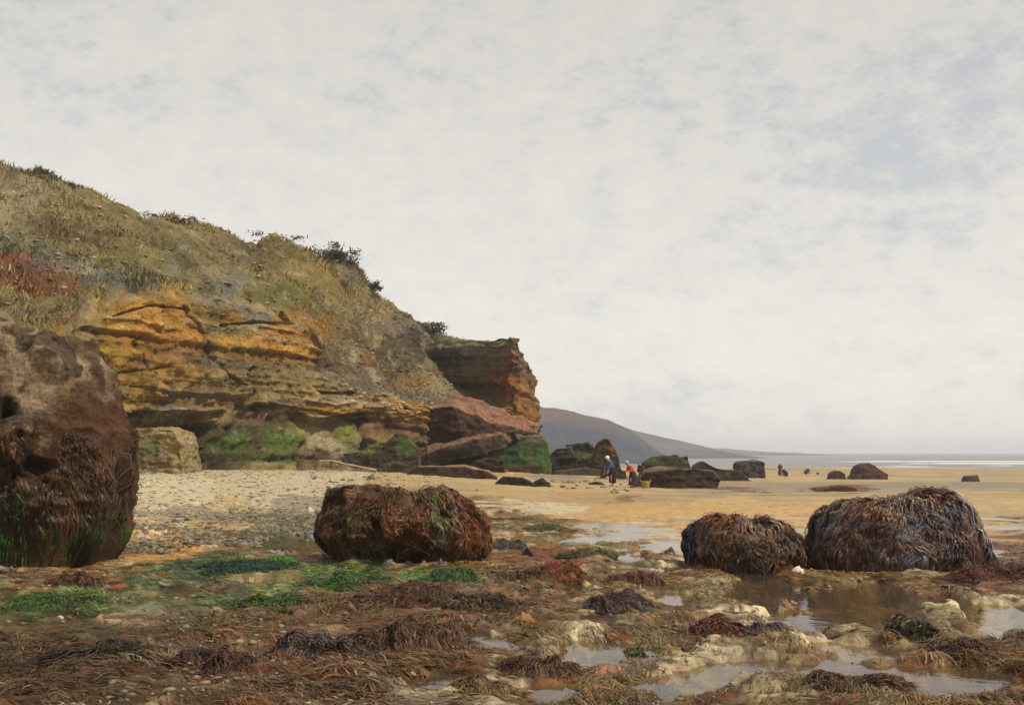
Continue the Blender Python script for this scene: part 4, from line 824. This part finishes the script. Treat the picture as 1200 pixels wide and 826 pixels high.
# single stones
def stone(label, u, v, w, h, c, sd, group=None, name='stone'):
    return mound(label, u, v, w, h, [], c, np.array(c) * .75, 0, sd, name=name, cat='stone', group=group, wet=False, amp=.02)
outline_rock('pointed_stone', 'black shark fin shaped stone standing in the weeds', 'stone', [(609,657),(613,648),(618,641),(623,648),(627,657)], 20.6, .22, (.022,.026,.02), (.04,.045,.03), DK, 71, .012, .012, sink=.08)
stone('round cream stone on the shingle above the rusty weed boulder', 363, 601, 10, 8, (.50,.43,.31), 151)
GL = 'grey stones at the boulder foot'
stone('leftmost flat grey stone under the rusty weed boulder', 455, 664, 16, 8, (.12,.13,.12), 152, GL)
stone('small middle grey stone under the rusty weed boulder', 478, 663, 15, 6, (.14,.145,.14), 153, GL)
stone('largest rounded grey stone under the rusty weed boulder', 516, 668, 18, 10, (.10,.11,.11), 154, GL)
stone('dark wet stone at the sand edge near the middle boulder', 713, 662, 14, 9, (.045,.045,.045), 155)
stone('dark wet stone just left of the smaller dark boulder', 785, 651, 15, 10, (.05,.055,.055), 156)
stone('pale bluish stone in the pale puddle', 770, 672, 22, 8, (.33,.33,.34), 157)
stone('white shell stone wedged between the two right boulders', 936, 678, 16, 8, (.60,.55,.43), 158)
stone('buff stone on the stream bank left of the lime tuft', 292, 682, 12, 7, (.33,.26,.16), 159)
stone('buff stone by the wet gravel in front of the tall boulder', 68, 730, 12, 7, (.40,.35,.24), 160)
stone('cream stone beside the wet gravel', 90, 722, 11, 6, (.45,.39,.27), 161)
GW = 'cream stones along the shingle edge'
for k, (u, v, w, h, lb) in enumerate([(150,627,10,5,'cream stone leftmost on the shingle edge by the towering boulder'),(161,628,11,8,'tallest cream stone of the row on the shingle edge'),(171,630,8,5,'small cream stone right of the tallest one on the edge'),(176,624,10,7,'rounded cream stone third along the shingle edge'),(184,626,7,5,'little cream stone close behind the rounded one'),(191,624,9,6,'last cream stone at the right end of the edge row'),(140,634,9,5,'cream stone low against the towering boulder')]):
    stone(lb, u, v, w, h, (.52, .45, .31), 170 + k, GW)

# ------------------------------------------------------------------ shingle
def ico():
    bm = bmesh.new(); bmesh.ops.create_icosphere(bm, subdivisions=1, radius=1); v = np.array([p.co for p in bm.verts]); f = np.array([[q.index for q in p.verts] for p in bm.faces]); bm.free(); return v, f
def scatter_stones(name, label, pts, size, cols, seed):
    rg = np.random.default_rng(seed); v, f = ico(); N = len(pts)
    sc = size[:, None] * rg.uniform(.55, 1.2, (N, 3)) * [1.2, 1.2, .6]; a = rg.uniform(0, 6.28, N)
    q = v[None] * (1 + .22 * rg.normal(0, 1, (N, len(v), 1))) * sc[:, None]
    x = q[..., 0] * np.cos(a)[:, None] - q[..., 1] * np.sin(a)[:, None]; y = q[..., 0] * np.sin(a)[:, None] + q[..., 1] * np.cos(a)[:, None]
    co = np.stack([x, y, q[..., 2]], -1) + pts[:, None]
    fa = (f[None] + (np.arange(N) * len(v))[:, None, None]).reshape(-1, 3)
    tag(mesh_np(name, co.reshape(-1, 3), fa, M_STONE, np.repeat(cols, len(v), 0)), label, 'shingle', kind='stuff')
def sample_px(n, u0, u1, v0, v1, seed):
    rg = np.random.default_rng(seed); u = rg.uniform(u0, u1, n); v = rg.uniform(v0, v1, n)
    y = HC * F / (v - V0); x = (u - U0) / F * y
    return x, y, u, v, rg
def build_shingle():
    x, y, u, v, rg = sample_px(20000, -60, 520, 562, 650, 5)
    s = cliff_dist(x, y); ok = (s < 25 + 3 * fbm(x * .3, y * .3, 0, 3, 4)) & (s > .5) & (rg.uniform(0, 1, len(x)) < .35 + .65 * sstep(-.3, .5, fbm(x * .5, y * .5, 0, 3, 6)))
    x, y, u, v = x[ok], y[ok], u[ok], v[ok]; N = len(x)
    cols = np.array([.40, .325, .205]) * rg.uniform(.35, 1.35, (N, 1)) * (1 + rg.normal(0, .05, (N, 3)))
    cols[rg.uniform(0, 1, N) < .18] *= .4
    cols *= (1 - .55 * sstep(13, 19, cliff_dist(x, y) + 2.5 * fbm(x * .4, y * .4, 0, 3, 8)))[:, None]
    sz = rg.uniform(.025, .085, N) * (1 + .5 * (rg.uniform(0, 1, N) < .06))
    scatter_stones('shingle', 'cream and grey beach shingle banked against the cliff foot', np.stack([x, y, gz(x, y) + .0], -1), sz, cols, 6)
    x, y, u, v, rg = sample_px(9000, -40, 1260, 600, 860, 9)
    den = sstep(0, .6, fbm(x * .7, y * .7, 0, 3, 14) + .3 * (u < 420) * (v < 760))
    ok = (rg.uniform(0, 1, len(x)) < den * .5) & (fg_mask(x, y) > .3)
    x, y, u = x[ok], y[ok], u[ok]; N = len(x)
    cols = ground_color(x, y) * .5 + np.array([.26, .21, .14]) * rg.uniform(.2, 1.3, (N, 1)) * .6
    scatter_stones('gravel', 'small mixed pebbles strewn between the weeds and pools', np.stack([x, y, gz(x, y) + .005], -1), rg.uniform(.012, .045, N) * (.6 + y / 30), cols, 8)
    x, y, u, v, rg = sample_px(900, 360, 760, 556, 580, 15)
    ok = rg.uniform(0, 1, len(x)) < sstep(-.1, .5, fbm(x * .4, y * .12, 0, 3, 16)) * np.where(v > 572, .3, .9); x, y = x[ok], y[ok]; N = len(x)
    scatter_stones('beach_rubble', 'small broken stones around the fallen slabs and far rocks', np.stack([x, y, gz(x, y) + .01], -1), rg.uniform(.05, .19, N), np.array([.24, .18, .11]) * rg.uniform(.25, 1.9, (N, 1)), 18)
    # loose rubble lying on the slopes of the cliff
    co, col, RW, U, V = CL
    okc = np.argwhere((((RW > 8.2) & (RW < 11)) | ((RW > 5.2) & (U > 400) & (RW < 11))) & (U > -40) & (U < 540)); pk = okc[RNG.integers(0, len(okc), 2200)]
    p = co[pk[:, 0], pk[:, 1]]; uu = U[pk[:, 0], pk[:, 1]]; keep = (RNG.uniform(0, 1, len(p)) < np.where((uu > 395), .9, .28)); p = p[keep]
    cc = (col[pk[:, 0], pk[:, 1]][keep] * .6 + np.array([.22, .18, .12]) * .5) * RNG.uniform(.5, 1.4, (len(p), 1))
    scatter_stones('rubble', 'broken stone rubble lying on the cliff slope', p, RNG.uniform(.05, .20, len(p)), cc, 12)
build_shingle()

# ------------------------------------------------------------------ loose seaweed over the platform
def build_weed():
    x, y, u, v, rg = sample_px(145000, -70, 1270, 576, 880, 31)
    fg = fg_mask(x, y); pm = pool_mask(x, y); z = gz(x, y)
    cl = fbm(x * 1.5, y * 1.2, 0, 4, 33)
    den = fg * sstep(.10, .03, pm) * (.30 + .9 * sstep(-.25, .45, cl))
    g0 = ground_color(x, y); isg = (g0[:, 1] > g0[:, 0] * 1.12) & (u < 640) & (v < 735); den = den * np.where((u < 330) & (v < 735), .35, 1)
    den = den * np.where(g0.mean(1) > .19, .22, 1)
    den = np.where(isg, .95 * sstep(.12, .05, pm), den)
    den = den * np.where((cells(x, y, .62, 3)[2] > .38) | isg, 1, .25)
    den = den + .10 * sstep(.35, .6, fbm(x * .10, y * .7, 2, 4, 37)) * (1 - fg) * (v < 660) * (u > 540)
    k = rg.uniform(0, 1, len(x)) < den * .95
    x, y, u, v, z, isg = x[k], y[k], u[k], v[k], z[k], isg[k]; N = len(x)
    ang = 1.6 * fbm(x * .35, y * .3, 3, 3, 35) * 1.8 + np.where(u < 620, -2.2, 2.9) + rg.normal(0, .45, N)
    L = rg.uniform(.10, .34, N) * (.7 + y / 40); K = 5
    bend = rg.normal(0, 1.0, N)
    pts = []; px, py = x.copy(), y.copy()
    for j in range(K):
        t = j / (K - 1); a = ang + bend * t
        zz = gz(px, py, True) if j in (0, 2, 4) else None
        pts.append([px.copy(), py.copy(), zz])
        px = px + np.cos(a) * L / (K - 1); py = py + np.sin(a) * L / (K - 1)
    pts[1][2] = (pts[0][2] + pts[2][2]) / 2; pts[3][2] = (pts[2][2] + pts[4][2]) / 2
    P = np.stack([np.stack(p, -1) for p in pts], 1)
    up = np.array([.25, 1., 1.1, .7, .15]) 
    P[..., 2] += up[None] * (rg.uniform(.004, .034, N) * (.6 + .8 * sstep(-.2, .5, cl[k])))[:, None] + .004
    tan = norm(np.gradient(P, axis=1)); side = norm(np.cross(tan, np.array([0, 0, 1.])) + np.array([0, 0, 1.]) * rg.normal(0, .35, (N, 1, 1)))
    g = ground_color(x, y)
    lum = g.mean(1, keepdims=True); g = np.where(lum > .16, g * .45, g)
    pal = np.array([BROWN, RUST, OLIVE, DARK, np.array([.13, .075, .035]), RUST * .8]); pk = pal[rg.integers(0, len(pal), N)]
    cols = (g * .62 + pk * .38) * rg.uniform(.45, 1.55, (N, 1))
    cols = np.clip(cols.mean(1, keepdims=True) + (cols - cols.mean(1, keepdims=True)) * 1.06, .004, 1) * np.array([1.0, .985, .93])
    cols[isg] = g[isg] * rg.uniform(.45, 1.7, (isg.sum(), 1)) * (1 + rg.normal(0, .12, (isg.sum(), 3)))
    hl = (rg.uniform(0, 1, N) < .03) & ~isg; cols[hl] = np.array([.30, .22, .12]) * rg.uniform(.7, 1.2, (hl.sum(), 1))
    tag(ribbons('loose_seaweed', P, side, rg.uniform(.005, .019, N) * (.6 + y / 28), cols, M_WEED), 'brown and olive seaweed spread over the rock platform', 'seaweed', kind='stuff')
build_weed()

# ------------------------------------------------------------------ people
def skin(name, verts, edges, radii, mat, parent, sub=1):
    me = bpy.data.meshes.new('tmp'); me.from_pydata([tuple(v) for v in verts], edges, [])
    o = bpy.data.objects.new('tmp', me); COL.objects.link(o)
    m = o.modifiers.new('k', 'SKIN'); m.use_smooth_shade = True
    for sv, r in zip(o.data.skin_vertices[0].data, radii): sv.radius = (r, r)
    o.data.skin_vertices[0].data[0].use_root = True
    s = o.modifiers.new('s', 'SUBSURF'); s.levels = sub; s.render_levels = sub
    me2 = bake(o); me2.name = name; me2.materials.clear()
    me2.polygons.foreach_set('use_smooth', np.full(len(me2.polygons), True))
    return link(name, me2, mat, parent)
M_SKIN = mat_plain('skin', (.42, .24, .16), .6)
def person(label, loc, face, lean, c_top, c_skirt, c_cap, crouch=0.0, group=None, arms='down', scale=1.0):
    """fisher-woman: body as one skinned figure; blouse, skirt, apron and cap as her clothing. face: heading angle; lean: bend at the hips (rad)"""
    root = bpy.data.objects.new('person', None); COL.objects.link(root); root.location = loc; root.rotation_euler = (0, 0, face); root.scale = (scale,) * 3
    tag(root, label, 'person', group)
    hz = .88 - crouch * .5                                          # hip height;  +x is forward
    sl, cl_ = math.sin(lean), math.cos(lean)
    up = lambda h, f=0., y=0.: np.array([h * sl + f * cl_, y, hz + h * cl_ - f * sl])
    V = [np.array([0, 0, hz]), up(.22), up(.46), up(.56, .02), up(.66, .05), up(.76, .06)]; R = [.13, .12, .13, .05, .085, .085]
    E = [(0, 1), (1, 2), (2, 3), (3, 4), (4, 5)]
    V += [up(.68, .155)]; R += [.02]; E += [(4, 6)]                  # nose
    for s in (-1, 1):
        b = len(V)
        sh = up(.45, 0, .17 * s)
        if arms == 'down': el = sh + np.array([.06, .05 * s, -.27]); wr = el + np.array([.14, -.02 * s, -.20])
        elif arms == 'reach': el = sh + np.array([.10, .03 * s, -.26]); wr = el + np.array([.10, -.03 * s, -.24])
        else: el = sh + np.array([.02, .10 * s, -.26]); wr = el + np.array([.20, -.10 * s, .02])
        dr = norm(wr - el); hd = wr + dr * .07
        V += [sh, el, wr, hd]; R += [.065, .05, .033, .036]; E += [(2, b), (b, b + 1), (b + 1, b + 2), (b + 2, b + 3)]
        for q in range(4):
            V += [hd + dr * (.07 + .012 * (1.5 - abs(q - 1.5))) + np.array([.012 * (q - 1.5), 0, -.02])]; R += [.010]; E += [(b + 3, len(V) - 1)]
        V += [wr + dr * .06 + np.array([.035, -.02 * s, 0])]; R += [.011]; E += [(b + 2, len(V) - 1)]
        b = len(V); st = .13 * s * (1 if not crouch else 1.0)
        kn = np.array([.10 * (1 + 2 * crouch) + .05 * s, .10 * s, hz * .53 + .12 * crouch]); an = np.array([-.02 + st * .8, .10 * s, .07])
        V += [np.array([0, .09 * s, hz - .05]), kn, an, an + np.array([.16, 0, -.035])]; R += [.10, .065, .045, .04]; E += [(0, b), (b, b + 1), (b + 1, b + 2), (b + 2, b + 3)]
    skin('body', V, E, R, M_SKIN, root)
    mt = mat_plain('blouse_cloth', c_top, .9); ms = mat_plain('skirt_cloth', c_skirt, .95); mc = mat_plain('cap_cloth', c_cap, .9)
    BV = [np.array([0, 0, hz + .02]), up(.14), up(.30), up(.48)]; BR = [.165, .155, .175, .11]; BE = [(0, 1), (1, 2), (2, 3)]
    for s in (-1, 1):
        sh = up(.45, 0, .17 * s); b = len(BV)
        i = [k for k in range(len(V)) if np.allclose(V[k], sh)][0]
        BV += [sh, V[i + 1], V[i + 1] * .25 + V[i + 2] * .75]; BR += [.09, .072, .055]; BE += [(2, b), (b, b + 1), (b + 1, b + 2)]
    skin('blouse', BV, BE, BR, mt, root)
    # skirt: folded cone from waist to shins
    nt = 40; th = np.linspace(0, 2 * np.pi, nt, endpoint=False); rows = []
    for k, (h, r) in enumerate([(hz + .12, .15), (hz + .02, .19), (hz * .75, .22), (hz * .5, .22), (hz * .30, .21), (.15, .20 + .3 * crouch)]):
        rr = r * (1 + .09 * np.sin(th * 9 + k * .3) * (k / 5)); off = .03 * crouch * k
        rows.append(np.stack([rr * np.cos(th) * (.85 + .6 * crouch) + off + (h > hz) * sl * (h - hz), rr * np.sin(th), np.full(nt, h)], -1))
    rows.append(rows[-1] * np.array([.93, .93, 1]) + np.array([0, 0, .03]))
    mesh_np('skirt', np.vstack(rows), grid_faces(len(rows), nt, True), ms, None, True, root)
    # cap: rounded shell round the back and top of the head
    hc = up(.72, .05); ph = np.linspace(-.45, np.pi / 2, 10); T, Ph = np.meshgrid(th, ph)
    r = .118 * (1 + .06 * np.sin(T * 7) * np.cos(Ph)); x = r * np.cos(Ph) * np.cos(T); z = r * np.sin(Ph) * 1.08
    x = np.where((x > .05) & (z < .02), .05, x)
    p = np.stack([x * cl_ + z * sl, r * np.cos(Ph) * np.sin(T), z * cl_ - x * sl], -1) + hc
    mesh_np('cap', p.reshape(-1, 3), grid_faces(10, nt, True), mc, None, True, root)
    return root
def basket(label, loc, r, h, c, rot=(0, 0, 0)):
    """woven tapering basket with rolled rim, two handles"""
    root = bpy.data.objects.new('basket', None); COL.objects.link(root); root.location = loc; root.rotation_euler = rot; tag(root, label, 'basket')
    m = mat_plain('wicker', c, .9, .2, 60, .5); nt = 36; th = np.linspace(0, 2 * np.pi, nt, endpoint=False); rows = []
    for k in range(13):
        t = k / 12; rr = r * (.72 + .28 * t) * (1 + .03 * np.sin(th * 18 + (k % 2) * np.pi)); rows.append(np.stack([rr * np.cos(th), rr * np.sin(th), np.full(nt, h * t)], -1))
    for k in range(4): rows.append(rows[12 - k * 4] * np.array([.9, .9, 1]) + np.array([0, 0, .02]))
    rows.append(rows[-1] * np.array([.02, .02, 1]))
    mesh_np('wicker_body', np.vstack(rows), grid_faces(len(rows), nt, True), m, None, True, root)
    for s in (0, 1):
        a = np.linspace(0, np.pi, 9); b = s * np.pi
        P = np.stack([r * np.cos(b) + 0 * a, .35 * r * np.cos(a), h + .35 * r * np.sin(a)], -1)
        q = np.linspace(0, 2 * np.pi, 6, endpoint=False)
        tube = P[:, None] + .02 * (np.cos(q)[None, :, None] * np.array([1, 0, 0]) + np.sin(q)[None, :, None] * norm(P - np.array([r * np.cos(b), 0, h]))[:, None])
        mesh_np('handle', tube.reshape(-1, 3), grid_faces(9, 6, True), m, None, True, root)
    return root
p = hit(718, 569)
person('stooping person in a blue smock, dark skirt and white cap', p, math.radians(205), .42, (.045, .09, .22), (.018, .018, .026), (.78, .74, .62), 0, arms='reach')
p2 = hit(742, 571)
person('stooping person in a red blouse and pale blue cap carrying a dark basket', p2, math.radians(200), .5, (.42, .07, .045), (.03, .022, .03), (.30, .34, .48), .25, arms='bent', scale=1.0)
basket('dark wicker basket on the back of the person in red', p2 + np.array([.33, .12, .82]), .20, .38, (.05, .04, .035), (0, .35, 0))
basket('pale wicker basket on the sand at the red figure\'s feet', p2 + np.array([.62, -.35, 0]), .26, .34, (.30, .22, .11))
p3 = hit(914, 558)
person('distant standing person in dark clothes with white cap', p3, math.radians(260), .15, (.05, .04, .045), (.03, .028, .035), (.6, .58, .55), 0, arms='reach')
p4 = hit(921.5, 559)
person('distant crouching dark person beside a white bundle', p4, math.radians(180), .8, (.025, .022, .024), (.02, .018, .02), (.10, .08, .07), .8, arms='reach')
p5 = hit(944, 556)
person('farthest tiny crouching person in dark clothes on the wet sand', p5, math.radians(0), .9, (.03, .03, .035), (.025, .025, .03), (.5, .5, .5), .8, arms='reach')
stone('white cloth bundle by the distant crouching person', 924.5, 557.5, 3.4, 4, (.75, .72, .65), 190, name='bundle')['category'] = 'bundle'
stone('tiny dark rock at the edge of the wet sand', 959, 556, 3.6, 3.2, (.04, .03, .03), 191)

# ------------------------------------------------------------------ air
def build_haze():
    bm = bmesh.new(); bmesh.ops.create_cube(bm, size=1); me = bpy.data.meshes.new('haze'); bm.to_mesh(me); bm.free()
    m = bpy.data.materials.new('haze_air'); m.use_nodes = True; nt = m.node_tree; nt.nodes.clear()
    out = nt.nodes.new('ShaderNodeOutputMaterial'); v = nt.nodes.new('ShaderNodeVolumePrincipled')
    v.inputs['Color'].default_value = (.80, .82, .90, 1); v.inputs['Density'].default_value = 0.0004; v.inputs['Anisotropy'].default_value = .0
    nt.links.new(v.outputs[0], out.inputs['Volume'])
    o = link('haze', me, m); o.dimensions = (1, 1, 1); o.scale = (12800, 12800, 48); o.location = (0, 0, 24 - 7.5)
    tag(o, kind='stuff')
build_haze()

# ------------------------------------------------------------------ sky, sun, camera
EL, AZ = math.radians(50), math.radians(116)       # sun high on the right, azimuth measured from the view direction (+y) clockwise
w = bpy.data.worlds.new('World'); scene.world = w; w.use_nodes = True
nt = w.node_tree; nt.nodes.clear(); N = nt.nodes.new; L = nt.links.new
out = N('ShaderNodeOutputWorld'); bg = N('ShaderNodeBackground'); L(bg.outputs[0], out.inputs[0]); bg.inputs[1].default_value = .1
sky = N('ShaderNodeTexSky'); sky.sky_type = 'NISHITA'; sky.sun_disc = False; sky.sun_elevation = EL; sky.sun_rotation = AZ
tc = N('ShaderNodeTexCoord')
mp = N('ShaderNodeMapping'); mp.inputs['Scale'].default_value = (2.2, 2.2, 4.5); mp.inputs['Rotation'].default_value = (.2, .35, 0); L(tc.outputs['Generated'], mp.inputs[0])
n1 = N('ShaderNodeTexNoise'); n1.inputs['Scale'].default_value = 1.0; n1.inputs['Detail'].default_value = 10; n1.inputs['Roughness'].default_value = .62; n1.inputs['Distortion'].default_value = .6; L(mp.outputs[0], n1.inputs['Vector'])
mp2 = N('ShaderNodeMapping'); mp2.inputs['Scale'].default_value = (9, 9, 16); mp2.inputs['Rotation'].default_value = (.1, .5, .3); L(tc.outputs['Generated'], mp2.inputs[0])
n2 = N('ShaderNodeTexNoise'); n2.inputs['Scale'].default_value = 3.0; n2.inputs['Detail'].default_value = 12; n2.inputs['Roughness'].default_value = .75; L(mp2.outputs[0], n2.inputs['Vector'])
ramp = N('ShaderNodeValToRGB'); e = ramp.color_ramp.elements
e[0].position = .30; e[0].color = (4.35, 4.44, 4.48, 1); e[1].position = .64; e[1].color = (6.0, 5.7, 5.1, 1)
el = e.new(.47); el.color = (5.5, 5.33, 4.92, 1)
ad = N('ShaderNodeMath'); ad.operation = 'MULTIPLY_ADD'; L(n2.outputs[0], ad.inputs[0]); ad.inputs[1].default_value = .9; 
sb = N('ShaderNodeMath'); sb.operation = 'SUBTRACT'; L(n1.outputs[0], sb.inputs[0]); sb.inputs[1].default_value = .44; L(sb.outputs[0], ad.inputs[2])
L(ad.outputs[0], ramp.inputs[0])
# cloud deck brighter and warmer towards the horizon
sep = N('ShaderNodeSeparateXYZ'); L(tc.outputs['Generated'], sep.inputs[0])
hr = N('ShaderNodeMapRange'); hr.inputs[1].default_value = 0; hr.inputs[2].default_value = .42; hr.inputs[3].default_value = 1.07; hr.inputs[4].default_value = .80; L(sep.outputs[2], hr.inputs[0])
sc_ = N('ShaderNodeVectorMath'); sc_.operation = 'SCALE'; L(ramp.outputs[0], sc_.inputs[0]); L(hr.outputs[0], sc_.inputs['Scale'])
mix = N('ShaderNodeMixRGB'); mix.inputs[0].default_value = .93; L(sky.outputs[0], mix.inputs[1]); L(sc_.outputs[0], mix.inputs[2]); L(mix.outputs[0], bg.inputs[0])

sl = bpy.data.lights.new('sun', 'SUN'); sl.energy = 2.6; sl.angle = math.radians(4); sl.color = (1, .90, .74)
so = bpy.data.objects.new('sun', sl); COL.objects.link(so)
import mathutils
dv = mathutils.Vector((math.sin(AZ) * math.cos(EL), math.cos(AZ) * math.cos(EL), math.sin(EL)))
so.rotation_euler = dv.to_track_quat('Z', 'Y').to_euler(); so.location = (60, 20, 80)

cd = bpy.data.cameras.new('camera'); co_ = bpy.data.objects.new('camera', cd); COL.objects.link(co_)
co_.location = (0, 0, HC); co_.rotation_euler = (math.pi / 2, 0, 0)
cd.sensor_width = 36; cd.sensor_fit = 'HORIZONTAL'; cd.lens = 36 * F / 1200; cd.shift_y = (V0 - 413) / 1200; cd.clip_start = .1; cd.clip_end = 20000
scene.camera = co_
scene.view_settings.view_transform = 'Standard'; scene.view_settings.look = 'None'; scene.view_settings.exposure = .6; scene.view_settings.gamma = 1
scene.view_settings.use_curve_mapping = False
scene.cycles.use_denoising = True
scene.cycles.max_bounces = 6; scene.cycles.diffuse_bounces = 2; scene.cycles.glossy_bounces = 3; scene.cycles.volume_bounces = 1; scene.cycles.transparent_max_bounces = 12
scene.cycles.volume_step_rate = 4
